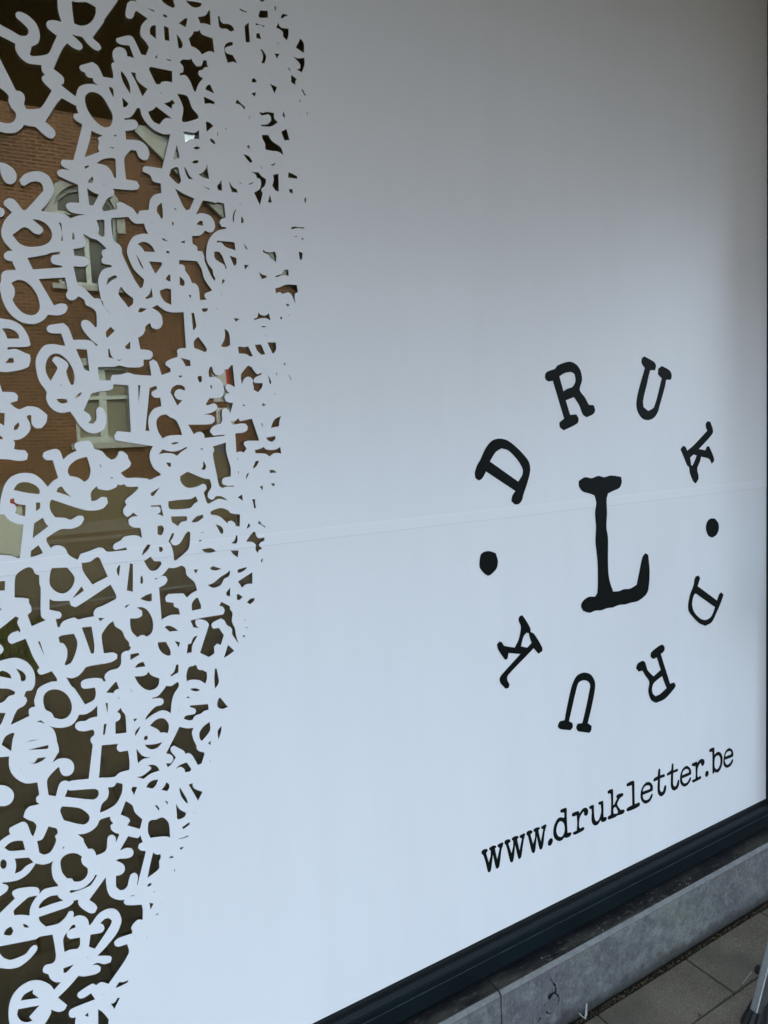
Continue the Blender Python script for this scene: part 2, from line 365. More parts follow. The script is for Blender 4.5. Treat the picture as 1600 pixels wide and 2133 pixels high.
tag(obj('pavement_bed', boxes((-7, 9, -2.258, 0.30, -0.055, -0.012)), M['soil']), kind='structure')
# the slabs: 358 mm modules in running bond, each a bevelled block with its own tiny tilt
bm = bmesh.new(); MOD = 0.3585; GAP = 0.0062
rows = [(-0.2575, EDGE - 0.011)] + [(-0.2575 - MOD*(k+1), -0.2575 - MOD*k) for k in range(5)]
rows.append((-2.256, rows[-1][0]))
for k, (ya, yb) in enumerate(rows):
    off = 1.6135 + (0 if k % 2 == 0 else MOD/2)
    for i in range(-22, 18):
        xa = off + i*MOD; xb = xa + MOD
        dz = random.uniform(-0.0012, 0.0012)
        v0 = len(bm.verts)
        box(bm, xa+GAP*0.5*random.uniform(0.6, 1.4), xb-GAP*0.5*random.uniform(0.6, 1.4), ya+GAP/2, yb-GAP/2, -0.05, dz, 0.0030)
        bm.verts.ensure_lookup_table()
        tx, ty = random.uniform(-.004, .004), random.uniform(-.004, .004)
        for v in bm.verts[v0:]: v.co.z += (v.co.x-(xa+xb)/2)*tx + (v.co.y-(ya+yb)/2)*ty
tag(obj('pavement', bm, M['slab']), kind='structure')
# dark soil with grit in the gap between stone and slabs
bm = bmesh.new(); nx = 700
for i in range(nx+1):
    x = -3 + 8*i/nx
    for j in range(4):
        y = EDGE - 0.014 + 0.016*j/3
        bm.verts.new((x, y, -0.003 + random.uniform(-0.004, 0.0035) - (0.002 if j in (0,) else 0)))
bm.verts.ensure_lookup_table()
for i in range(nx):
    for j in range(3):
        a = i*4+j; bm.faces.new([bm.verts[q] for q in (a, a+4, a+5, a+1)])
tag(obj('soil_strip', bm, M['soil']), kind='stuff', label='dark gritty soil filling the gap between stone curb and pavement slabs', cat='soil')
bm = bmesh.new()
for i in range(3200):
    x = random.uniform(-2, 4); r = random.choice((0.0012, 0.0016, 0.0016, 0.0024))*random.uniform(0.7, 1.3)
    y = EDGE - 0.002 - abs(random.gauss(0.0045, 0.0035)) if random.random() < 0.75 else (-0.2575 - MOD*random.choice((0, 0, 0, 1, 2)) + random.gauss(0, 0.003))
    mtx = Matrix.Translation((x, y, r*0.5 + (-0.001 if y > EDGE-0.011 else 0.0008))) @ Matrix.Rotation(random.random()*6, 4, 'Z') @ Matrix.Diagonal((random.uniform(0.8, 1.6), 1, 0.7, 1))
    bmesh.ops.create_icosphere(bm, subdivisions=1, radius=r, matrix=mtx)
tag(obj('grit', bm, M['grit']), kind='stuff', label='tan and brown grit scattered along the foot of the stone curb', cat='grit')
# small lawn in front of the forecourt, only seen mirrored in the window
bm = bmesh.new()
for i in range(16000):
    x = random.uniform(-5.5, 0.34); y = random.uniform(-6.3, -4.1)
    h = random.uniform(0.03, 0.09); a = random.random()*6.3; w = 0.006
    dx, dy = math.cos(a)*w, math.sin(a)*w; lx, ly = random.gauss(0, 0.025), random.gauss(0, 0.025)
    v = [bm.verts.new((x-dx, y-dy, 0.0)), bm.verts.new((x+dx, y+dy, 0.0)), bm.verts.new((x+lx, y+ly, h))]
    bm.faces.new(v)
tag(obj('grass', bm, M['grass']), kind='stuff', label='patch of short green lawn beyond the pavement', cat='grass')
tag(link_mesh('lawn_soil', [(-5.5, -6.3, 0.004), (0.34, -6.3, 0.004), (0.34, -4.1, 0.004), (-5.5, -4.1, 0.004)], [(0, 1, 2, 3)], M['grass']), kind='structure')

# ------------------------------------------------------------ stone curb under the window
SILL_Z = 0.176; FRONT = -0.079
joints = [-3.2, -1.45, 1.0135, 3.02, 4.8]
wp = on_glass(1043, 2060, 1.231)[0]
joints[2] = wp
labs = ['bluestone curb block at the far left end under the shop window', 'grey bluestone curb block left of the dark vertical joint',
        'long mottled bluestone curb block right of the joint, with a branching black crack', 'bluestone curb block beyond the black window jamb']
for k in range(4):
    x0, x1 = joints[k]+0.0025, joints[k+1]-0.0025
    t = thing('stone_curb', labs[k], 'curb stone', ((x0+x1)/2, FRONT, 0), 'bluestone curb blocks under the window')
    cx0 = (x0+x1)/2
    def loc(o): o.location = (-cx0, -FRONT, 0); return o
    bm = bmesh.new(); prism_x(bm, [(FRONT, -0.05), (FRONT, SILL_Z-0.0075), (0.06, SILL_Z-0.0075), (0.06, -0.05)], x0, x1)
    loc(obj('block', bm, M['stone'], t))
    bm = bmesh.new(); prism_x(bm, [(FRONT-0.0012, SILL_Z-0.0085), (FRONT-0.0012, SILL_Z-0.0075), (FRONT+0.0075, SILL_Z), (FRONT+0.0095, SILL_Z), (FRONT+0.0095, SILL_Z-0.0085)], x0, x1)
    loc(obj('front_edge', bm, M['stone_edge'], t))
    bm = bmesh.new(); prism_x(bm, [(FRONT-0.0004, SILL_Z-0.0100), (FRONT-0.0004, SILL_Z-0.0090), (FRONT+0.003, SILL_Z-0.0090), (FRONT+0.003, SILL_Z-0.0100)], x0, x1)
    loc(obj('edge_groove', bm, M['joint'], t))
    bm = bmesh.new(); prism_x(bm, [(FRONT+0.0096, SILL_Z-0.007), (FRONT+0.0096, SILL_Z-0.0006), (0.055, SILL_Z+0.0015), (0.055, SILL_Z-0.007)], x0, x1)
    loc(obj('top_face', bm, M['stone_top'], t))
    if k < 3:
        bm = bmesh.new(); prism_x(bm, [(FRONT+0.004, -0.05), (FRONT+0.004, SILL_Z-0.004), (0.05, SILL_Z-0.001), (0.05, -0.05)], x1+0.0002, x1+0.0048)
        loc(obj('joint', bm, M['joint'], t))
    if k == 2:                                     # branching crack, cut as thin dark slivers on the face
        def crk(pts, w):
            bm = bmesh.new(); P = [on_glass(950+a/5.333, 1880+b/5.333, DIST+FRONT) for a, b in pts]
            P2, w2 = [], []
            for i in range(len(P)-1):
                for j in range(4):
                    t_ = j/4; jt = 0.0009
                    P2.append((P[i][0]*(1-t_)+P[i+1][0]*t_+random.uniform(-jt, jt), P[i][1]*(1-t_)+P[i+1][1]*t_+random.uniform(-jt, jt)))
                    w2.append((w[i]*(1-t_)+w[i+1]*t_)*random.uniform(0.4, 1.9))
            P, w = P2, w2
            n = len(P); L, Rr = [], []
            for i, (x, z) in enumerate(P):
                ww = w[i]/2; a = P[max(i-1, 0)]; b = P[min(i+1, n-1)]; d = Vector((b[0]-a[0], b[1]-a[1])).normalized()
                L.append(bm.verts.new((x-d.y*ww, FRONT-0.0003, z+d.x*ww))); Rr.append(bm.verts.new((x+d.y*ww, FRONT-0.0003, z-d.x*ww)))
            for i in range(n-1): bm.faces.new((L[i], Rr[i], Rr[i+1], L[i+1]))
            return bm
        for pts, w in [([(1045, 828), (1052, 850), (1075, 880), (1085, 905), (1105, 930), (1108, 965), (1100, 1000), (1128, 1030), (1145, 1060), (1142, 1095), (1130, 1140)], (.0006, .0012, .003, .006, .004, .003, .006, .003, .003, .0025, .0008)),
                       ([(1100, 985), (1075, 1010), (1050, 1025), (1040, 1060), (1025, 1085)], (.002, .005, .009, .010, .001)),
                       ([(1018, 1045), (1040, 1055)], (.002, .004)), ([(985, 1140), (970, 1150), (1000, 1120)], (.001, .003, .001)),
                       ([(1335, 655), (1310, 700), (1255, 735)], (.0006, .001, .0006)), ([(1240, 800), (1205, 860)], (.0005, .0007)),
                       ([(940, 1270), (925, 1300), (905, 1335)], (.003, .004, .001)), ([(1060, 1225), (1030, 1235), (985, 1195)], (.002, .004, .001)),
                       ([(660, 1105), (640, 1130), (630, 1160)], (.002, .002, .001))]:
            loc(obj('crack', crk(pts, w), M['gasket'], t))

# ------------------------------------------------------------ the shop window
XL, XR, ZT = -1.00, on_glass(1596.5, 1000)[0], 3.05
ZB = on_glass(1200, 2455.6-0.4963*1200)[1]
win = thing('shop_window', 'large shop window covered with white film cut into jumbled letters and a black ring logo', 'shop window', (0.6, 0, SILL_Z))
off = Vector((-0.6, 0, -SILL_Z))
def W(o): o.location = off; return o
FY = -0.020                                     # street face of the frame
bm = bmesh.new()
prism_x(bm, [(FY, SILL_Z+0.0025), (FY, ZB-0.026), (FY+0.0012, ZB-0.0245), (0.05, ZB-0.0245), (0.05, SILL_Z+0.0025)], XL-0.07, XR+0.10)
fr = W(obj('window_frame', bm, M['alu'], win))
tag(fr, 'dark blue grey aluminium bottom rail')
bm = bmesh.new(); prism_x(bm, [(FY+0.002, ZB-0.0243), (FY+0.0015, ZB-0.0215), (FY+0.009, ZB-0.0125), (0.03, ZB-0.0125), (0.03, ZB-0.0243)], XL-0.01, XR+0.01)
obj('glazing_bead', bm, M['bead'], fr)
bm = bmesh.new(); prism_x(bm, [(-0.0065, ZB-0.0123), (-0.0065, ZB-0.003), (-0.0035, ZB-0.0005), (0.02, ZB-0.0005), (0.02, ZB-0.0123)], XL-0.005, XR+0.005)
obj('rubber_gasket', bm, M['gasket'], fr)
bm = bmesh.new(); prism_x(bm, [(FY-0.0006, ZB-0.0412), (FY-0.0006, ZB-0.0405), (FY+0.001, ZB-0.0405), (FY+0.001, ZB-0.0412)], XL-0.07, XR+0.06)
obj('joint_line', bm, M['seamline'], fr)
for xa, xb in ((XL-0.07, XL), (XR, XR+0.09)):
    W(obj('window_frame', boxes((xa, xb, FY-0.012, 0.05, ZB-0.0245, ZT+0.07)), M['gasket'], win))
W(obj('window_frame', boxes((XL-0.07, XR+0.09, FY-0.001, 0.05, ZT, ZT+0.07)), M['alu'], win))
for nm, y, m in (('outer_pane', 0.0012, 'pane_out'), ('middle_pane', 0.0055, 'pane_mid'), ('inner_pane', 0.0150, 'pane_in')):
    W(link_mesh(nm, [(XL, y, ZB-0.01), (XR, y, ZB-0.01), (XR, y, ZT), (XL, y, ZT)], [(0, 1, 2, 3)], M[m], win))
W(obj('blind', boxes((XL+0.02, XR-0.02, 0.16, 0.163, ZB-0.02, ZT)), M['blind'], win))

# outlines read off the photo: cut-outs of the film, loose pieces inside them, logo and address letters
POLYS = """
@A 0 0 4
-80,-80 482,-80 480,0 481,60 492,120 513,183 440,168 400,174 384,200 398,237 475,300 440,375 405,445 345,464 265,467 247,452 257,425 263,388 315,362 332,320 328,265 300,195 245,138 190,106 150,98 131,112 134,143 190,195 232,240 237,275 222,298 170,298 100,258 0,205 -80,160
597,12 650,20 720,20 798,60 797,110 775,165 730,205 670,215 617,195 605,100
995,-40 985,0 865,170 870,180 775,310 775,320 830,370 845,405 820,425 780,410 720,355 685,310 640,300 595,285 650,335 685,375 687,405 660,420 610,400 560,360 520,410 445,575 520,635 535,670 528,700 505,708 630,805 655,730 700,705 760,700 820,710 780,680 775,652 735,645 715,625 707,605 680,595 660,565 670,545 770,518 815,550 860,640 945,655 940,600 928,545 935,525 955,520 938,470 940,430 965,400 1000,393 1040,410 1058,445 1060,468 1118,485 1078,380 1000,370 968,345 970,320 1075,296 1110,315 1177,455 1215,462 1242,395 1210,345 1175,305 1168,270 1180,210 1230,155 1140,92 1125,100 1110,145 1085,158 1055,150 1045,115 1062,30 1085,8 1130,12 1140,25 1120,-40
-80,250 0,300 60,330 128,365 128,410 150,455 190,500 240,530 345,543 350,590 375,625 350,640 350,665 375,700 432,755 345,895 300,908 220,910 200,865 208,830 200,790 170,762 133,755 0,490 -80,330
-80,700 0,735 40,765 72,800 70,840 95,900 130,940 130,985 105,1020 60,1028 0,1015 -80,990
515,818 630,880 640,880 637,900 655,945 615,950 610,980 640,1010 685,1035 680,1070 612,1335 520,1330 508,1355 520,1385 585,1420 520,1410 482,1420 476,1445 495,1470 650,1540 660,1690 570,1690 548,1710 560,1745 610,1775 720,1788 640,1800 590,1820 540,1785 480,1770 390,1765 340,1755 400,1690 450,1600 440,1530 405,1465 340,1430 270,1430 200,1455 162,1500 175,1540 205,1550 250,1520 310,1512 350,1535 362,1590 215,1750 190,1750 120,1665 75,1650 35,1675 30,1705 100,1770 45,1830 15,1900 13,1960 40,2020 105,2090 60,2095 32,2120 35,2150 65,2172 100,2175 133,2250 45,2255 15,2280 10,2340 0,2370 -80,2400 -80,1090 0,1098 60,1110 130,1105 180,1070 200,1042 240,1052 295,1058 345,1105 405,1150 440,1155 463,1125 455,1085 378,1015 470,870
707,830 715,795 745,770 790,770 840,795 870,830 905,890 935,950 938,1000 922,1050 880,1063 830,1040 770,980 725,905
905,727 930,728 943,745 947,812 925,775
1010,590 1050,640 1080,710 1087,780 1060,745 1025,680 1008,620
1092,603 1130,607 1135,655 1165,695 1230,742 1187,805 1150,720
1018,812 1070,862 1055,888 1027,895
1035,985 1080,980 1120,940 1140,900 1167,903 1180,960 1215,1020 1280,1080 1350,1115 1400,1120 1420,1115 1350,1405 1210,1385 1187,1400 1190,1430 1250,1460 1275,1510 1340,1530 1345,1610 1285,1625 1250,1670 1240,1750 1165,1755 1145,1790 1110,1740 1060,1710 1000,1683 970,1695 977,1735 975,1745 862,1762 850,1735 900,1650 945,1635 952,1600 940,1572 1100,1585 1150,1578 1163,1550 1140,1510 1050,1495 1035,1330 1045,1300 1090,1250 1135,1255 1155,1305 1195,1335 1230,1330 1245,1280 1220,1215 1160,1172 1050,1163 1045,1092 1110,1082 1145,1060 1150,1030 1125,1000 1080,997 1040,1000
762,1088 800,1110 855,1128 815,1150 825,1190 815,1230 830,1265 705,1312 745,1180
945,1133 968,1120 970,1138
905,1222 948,1228 948,1240
805,1362 850,1330 930,1317 963,1325 968,1485 950,1480 930,1430 890,1385 840,1368
703,1388 735,1377 742,1390 710,1408
770,1470 778,1500 765,1528 738,1525 735,1505
860,1530 873,1542 866,1545
725,1565 770,1600 825,1622 778,1712 745,1710
1250,557 1435,593 1435,688 1390,678 1345,682 1335,703 1300,702 1240,580
1330,772 1355,775 1340,780
1365,862 1410,850 1435,830 1458,862 1435,875 1430,908
1235,930 1275,915 1300,888 1435,990 1380,985 1350,1010 1330,1038 1280,1015 1245,960
1290,485 1308,455 1310,485
1385,490 1425,500 1425,510 1395,502
1250,240 1265,215 1298,210 1300,325 1250,285
1365,215 1405,232 1412,342 1373,335
1472,283 1500,320 1523,370 1515,400 1490,405 1480,350
1358,117 1390,128 1394,150 1360,138
1220,67 1285,85 1288,100
1490,195 1545,152 1563,155 1547,227
1348,-40 1348,5 1385,40 1440,68 1458,55 1440,-10 1430,-40
1445,1330 1473,1205 1496,1315
1410,1465 1425,1410 1465,1392 1487,1400 1510,1510 1490,1535 1470,1525
@B 300 0 4
345,5 420,15 482,28 470,55 430,65 390,50
372,320 400,295 415,262 450,262 463,247 480,285 572,320 587,443 560,428 530,430 483,455 460,425 425,398 393,385
448,142 510,130 540,85 550,90 555,212 500,195 470,197
298,520 320,498 380,498 393,487 410,520 440,555 480,550 495,500 523,508 525,540 535,558 500,565 490,580 455,590 452,620 475,645 495,650 455,700 430,768 415,755 385,680 350,630 325,625 300,632 300,608 325,605 328,560
510,745 525,715 550,703 585,780
275,780 355,797 375,830 400,900 450,960 452,988 350,1018 320,1015 315,1000 328,910 305,840
498,805 588,848 585,870 545,862 505,865
515,1013 545,1022 578,1050 522,1098
328,1095 360,1100 420,1108 445,1095 458,1085 460,1158 390,1160 345,1187
610,1110 620,1095 615,1115 622,1145 612,1125
677,1068 687,1067 683,1080 677,1078
548,1160 560,1153 585,1175 597,1202 565,1190
410,1232 440,1220 467,1230 455,1242 425,1243
397,1350 425,1337 456,1338 450,1358 420,1363
452,1450 485,1440 515,1405 525,1365 530,1405 542,1492 510,1485 475,1470
333,1388 355,1415 375,1460 408,1493 372,1493 350,1450
490,1552 543,1570 545,1583
608,1550 625,1530 645,1497 650,1590 615,1585
708,1510 740,1560 772,1580 780,1607 722,1600
785,1520 810,1525 812,1535
870,1535 910,1515 905,1528 880,1540
800,72 830,88 860,98 855,104 820,95 793,80
960,-10 1003,-10 1003,5 990,14 970,12
965,88 1030,90 1032,148 965,148 952,135
1088,45 1103,65 1090,97
1137,148 1155,115 1195,125 1193,135 1172,137 1160,153
615,135 632,140 635,170 660,200 700,200 737,220 752,255 718,265 685,240 650,240 628,225
837,218 872,188 882,352 848,355
930,190 950,202 970,205 985,212 1008,212 995,228 985,218 965,208 932,212
935,280 963,278 975,328 937,318
1120,187 1128,215 1145,232 1203,240 1203,300 1190,337 1160,305 1157,270 1130,245 1100,232
1105,348 1120,362 1132,370 1115,365
1303,320 1330,362 1333,443 1265,398
740,352 738,380 690,392 675,405 673,420 690,445 715,455 737,457 775,525 735,515 697,525 675,450 668,400 680,370 705,353
968,410 985,412 1018,470 1003,530 978,525 990,490 988,450
1087,445 1128,450 1107,490
1240,468 1280,487 1335,482 1338,540 1315,605 1273,578 1300,572 1303,545 1290,520 1265,495
1193,558 1215,575 1218,597
1045,605 1050,600 1050,618
1225,622 1273,660 1260,680 1265,708 1227,688
897,665 910,652 925,657 941,685 900,690
1050,697 1108,728 1087,778
897,785 905,773 933,770 923,805
1318,737 1335,770 1352,797 1338,795 1315,755
1292,848 1298,825 1306,850
765,865 768,842 780,832 800,855 843,893 836,915 815,885 790,868
868,1000 885,958 882,980
962,928 985,942 1020,933 1083,942 1083,985 1115,1020 1060,1053 980,1053 970,1040 1030,1035 1060,1005 1055,970 1035,952 985,962 970,955
1153,965 1165,925 1177,983
1297,948 1310,955 1312,965
1355,935 1362,930 1362,960 1357,962
1143,1098 1187,1075 1212,1167 1170,1170
985,1125 1035,1125 1065,1175 1140,1230 1160,1290 1110,1262 1065,1258 1010,1245 1008,1200 985,1150
855,1222 875,1205 883,1243
828,1285 870,1300 905,1345 885,1358 855,1325
968,1378 985,1403 978,1403
1050,1375 1080,1365 1097,1352 1090,1370 1075,1382
882,1430 920,1435 955,1437 975,1465 1015,1492 1015,1520 1002,1555 980,1570 977,1590 990,1608 965,1710 917,1605 960,1580 973,1550 975,1515 965,1490 938,1483 935,1460 910,1440
1075,1458 1120,1448 1123,1595 1095,1588 1068,1545 1082,1500
1200,1480 1205,1435 1275,1468 1277,1490
1208,1575 1235,1577 1241,1612 1213,1605
1033,1688 1048,1622 1065,1687
1335,1655 1350,1645 1350,1690 1337,1683
785,1718 800,1700 820,1700 800,1705
738,1810 750,1765 770,1738 752,1800 750,1850 742,1850
807,1858 812,1800 828,1830 828,1858
1050,1785 1065,1812 1058,1800
1227,1898 1245,1888 1290,1893 1330,1893 1335,1908 1280,1900 1230,1912
1248,1975 1270,1965 1282,1972
1307,1985 1328,1985 1327,2003
258,1568 320,1610 420,1655 380,1745 350,1752 325,1715
107,1750 115,1715 148,1687 157,1810 145,1825 125,1790 110,1770
250,1743 262,1732 273,1752
@D 300 400 4
433,188 490,72 545,78 600,93 610,83 667,95 680,215 640,230 628,258 645,290 683,293 683,307 620,320 570,355 540,400 523,460 518,545 535,600 572,650 577,690 595,718 588,742 560,700 505,575 503,545 485,495 445,490 443,455 405,430 400,367 470,360 510,320 545,338 575,330 592,290 582,240 545,195 480,175
437,268 465,240 487,243 493,280 455,275
233,247 247,252 248,278 235,275
55,240 68,262 65,262
152,380 175,395 203,410 157,402
303,418 340,403 340,427
183,490 207,493 214,510 190,510
610,405 650,410 740,417 755,425 763,488 675,455 650,425 625,418 607,425
825,425 862,470 862,478 848,475
585,497 625,497 650,530 690,635 678,640 670,610 640,590 605,568 588,545
712,530 770,550 771,600 750,617
835,605 873,610 840,648
990,487 998,480 1010,497 1055,503 1090,495 1102,535 1100,585 1055,550 1035,522 995,505
1288,495 1322,508 1316,565 1298,562
957,665 990,690 1020,697 1020,712 983,727
1093,700 1145,682 1170,648 1203,647 1205,698 1150,692 1115,707 1093,707
293,567 410,573 442,577 480,640 500,720 568,820 508,845 502,870 522,897 467,900 455,800 430,765 400,757 375,700 343,655 340,625 322,605 293,603
40,578 148,585 148,610 95,683
180,722 205,688 220,690 220,747 195,738
297,703 335,740 337,775 325,785 297,775
130,822 190,803 225,812 228,940 175,915 140,865
372,860 392,855 388,885
648,770 652,735 665,727 672,745
643,853 652,853 647,862
480,980 490,968 532,970 528,990 505,1000 485,992
600,972 613,966 605,976
1093,800 1125,795 1185,772 1272,775 1283,835 1260,845 1255,870 1262,932 1250,905 1225,850 1200,835 1155,850 1130,832 1098,843
1178,932 1205,932 1211,950 1195,952
950,1003 975,1025 1010,1030 1040,1010 1055,1070 1010,1050 960,1055 925,1067 910,1055 935,1050 948,1035
1131,1045 1150,1037 1150,1060 1138,1060
1206,1020 1211,1018 1210,1040
748,1050 795,1057 765,1082
972,1122 1000,1117 1022,1123 1000,1128
997,1192 1022,1193 1010,1195
395,1005 417,1008 428,1070 435,1125 410,1155 405,1120
670,1140 697,1157 712,1195 718,1275 690,1290 655,1290 640,1282 665,1240 675,1195
415,1245 452,1205 520,1300 522,1322 508,1335 470,1318 418,1300
783,1293 795,1287 830,1293 868,1287 907,1368 885,1370 850,1350 790,1345
922,1272 975,1270 1010,1352 980,1357 945,1325
1027,1253 1097,1253 1100,1312 1073,1350
1163,1427 1185,1427 1165,1445
538,1500 548,1460 567,1453 575,1490 595,1520 630,1530 665,1505 672,1478 700,1477 725,1443 740,1443 757,1628 720,1605 692,1600 677,1622 685,1650 713,1675 685,1682 668,1705 680,1740 700,1752 742,1757 728,1810 717,1840 705,1815 680,1803 655,1810 648,1840 652,1900 640,1930 590,1945 555,1975 550,2000 580,2030 670,2022 672,2032 503,2050 500,2020 475,1997 445,2000 415,2018 368,1938 480,1937 560,1932 588,1910 590,1880 560,1860 495,1853 560,1840 600,1815 612,1790 600,1768 575,1762 530,1778 513,1770 545,1718 600,1718 640,1712 658,1685 665,1640 650,1585 610,1550 542,1540
552,1607 563,1610 568,1643 555,1630
447,1535 480,1533 483,1575 465,1590 450,1565
285,1530 318,1530 312,1540 298,1545
815,1605 808,1560 808,1520 820,1500 868,1443 882,1455 895,1455 915,1490 945,1520 980,1505 978,1520 920,1550 912,1575 925,1592 988,1593 985,1625 950,1668 912,1648 915,1625 905,1590 912,1575 890,1545 860,1540 832,1560
1035,1520 1045,1545 1060,1585 1055,1600 1045,1590
1095,1500 1110,1515 1108,1535
1203,1512 1225,1555 1227,1575 1210,1535
1083,1665 1097,1690 1090,1688
820,1777 828,1768 847,1782 825,1782
985,1757 1018,1775 988,1783
925,1760 932,1762 928,1765
1057,1965 1085,1898 1143,1865 1127,1910 1125,1952
975,1925 987,1930 990,1955 985,1955
@F 300 850 4
723,108 755,110 785,85 800,110 898,88 925,165 960,272 865,273 838,280 830,300 855,340 832,370 800,362 770,370 760,210 830,203 860,185 865,155 845,130 810,128 735,140
103,130 110,90 140,62 185,52 215,75 265,100 300,165 317,225 260,225 200,232 155,253 120,200
222,297 255,285 292,285 265,300 235,300
123,385 155,343 190,355 240,362 300,350 355,322 358,335 310,365 275,398 240,380 180,375
183,455 222,455 225,487 207,490
465,338 485,335 495,350
493,440 515,475 515,500 500,517 475,507 490,490
573,320 683,287 683,350 700,420 722,500 722,570 665,582 650,605 655,635 700,648 748,645 745,655 690,655 655,667 627,650 605,550 573,385 585,350
1018,245 1095,233 1095,260 1065,282 1030,268
922,350 980,335 993,323 1020,345 1070,350 1110,340 1133,323 1144,378 1090,375 1045,403 1010,380 930,377
775,415 787,422 780,430
930,440 958,440 940,480 915,503 908,495
1045,517 1080,517 1105,537 1050,542
1058,628 1088,627 1087,650 1070,645
783,525 792,530 785,550
850,585 855,555 870,537 872,550 855,588
965,657 988,645 988,685
780,743 817,720 825,773
900,760 928,760 925,790 935,830 917,837 912,800
302,567 363,530 500,587 548,593 562,655 535,705 530,740 555,762 580,760 597,735 645,735 700,770 660,762 620,757 540,797 525,790 497,705 523,670 515,640 490,630 440,655 370,665 330,645 303,605
55,708 132,660 80,732 60,732
203,777 290,765 390,757 430,733 450,777 415,800 385,833 240,845 210,838 203,815
55,812 140,807 155,870 162,900 108,882 135,870 138,840 120,820 60,823
225,903 350,900 360,915 355,940 310,950 283,983 232,950
393,950 435,905 490,887 495,912 450,945 420,952
552,870 570,853 645,833 705,855 720,875 800,887 797,987 765,985 755,955 725,937 700,945 695,962 640,910 600,893 560,890
595,967 640,985 660,1015 658,1045 640,1047 625,1020
113,982 150,978 167,1000 157,1045 140,1060 113,1053
473,1035 500,1035 500,1038 473,1038
460,1100 487,1100 460,1115
203,1110 235,1040 252,1045 240,1080 218,1110 240,1138 265,1143 300,1125 345,1050 365,1027 385,1033 383,1105 370,1175 320,1225 268,1268 250,1268 243,1200 225,1140
125,1155 150,1157 160,1180 145,1200 127,1195
727,1127 755,1100 768,1058 778,1065 778,1110 768,1130
850,1113 885,1060 915,1028 928,1035 935,1065 955,1085 1003,1078 1003,1107 970,1120 957,1145 987,1172 960,1183 950,1205 930,1183 932,1140 905,1117
853,1007 872,957 887,983
947,962 962,938 985,972 1010,983 1010,997 975,970
480,1178 540,1167 570,1170 600,1193 550,1207 505,1200
722,1187 788,1187 783,1243 745,1220
973,1272 993,1247 983,1292
0,1275 55,1237 85,1275 140,1277 148,1300 110,1345 75,1357 45,1347
88,1422 140,1405 205,1332 255,1332 315,1312 345,1333 355,1390 420,1450 443,1518 395,1545 357,1580 330,1545 270,1545 200,1550 178,1580 185,1615 245,1622 250,1655 290,1670 300,1720 220,1725 147,1762 125,1497 180,1465 197,1430 180,1400 150,1400 95,1430
413,1345 452,1345 432,1380
548,1333 575,1317 645,1340 600,1353 565,1348
778,1370 782,1345 855,1325 850,1342 800,1372
530,1475 580,1455 640,1405 690,1375 715,1350 715,1385 700,1408 670,1420 640,1475 575,1497
783,1445 903,1367 903,1463 850,1468 817,1497
683,1540 718,1495 718,1570 690,1563
773,1555 788,1548 823,1573 792,1602 775,1595
858,1618 885,1590 920,1583 918,1605 885,1635
400,1628 432,1585 450,1580 475,1645 475,1672 400,1688
645,1615 715,1650 718,1680 737,1705 733,1780 760,1840 765,1890 788,1960 765,1930 733,1880 735,1850 720,1825 690,1808 670,1770 640,1753 570,1790 563,1815 575,1838 625,1832 666,1894 640,1974 610,1963 584,1987 587,2044 542,2075 467,2040 539,1815 540,1800 520,1775 470,1760 430,1765 428,1795 445,1822 468,1832 412,1828 388,1770 500,1745 660,1720 672,1690 665,1665 650,1652 627,1648
172,1825 200,1812 250,1828 283,1855 215,1863
790,1735 808,1712 797,1730
838,1770 843,1758 848,1770
843,1828 868,1829 868,1833 843,1832
820,1893 845,1895 833,1912
@C 0 400 4
103,358 150,325 180,300 215,295 245,310 285,345 330,355 360,330 355,300 270,228 330,235 390,270 430,330 430,385 400,425 340,450 240,457 165,430
490,253 512,258 525,410 508,405 518,340
600,395 602,350 612,335 622,380 620,397
803,235 860,230 870,240 870,365 850,375 820,350 825,300
692,345 760,385 810,400 888,470 850,490 847,515 860,540 845,565 850,590 880,603 920,607 935,625 870,640 840,670 817,740 830,830 860,950 925,1018 900,990 865,960 855,910 820,885 785,885 700,800 645,770 612,620 700,622 735,605 742,580 725,548 690,538 620,530 612,475 680,465 710,450 716,405
228,550 395,520 415,508 500,497 497,520 440,527 425,550 425,575 445,600 520,615 515,630 275,645
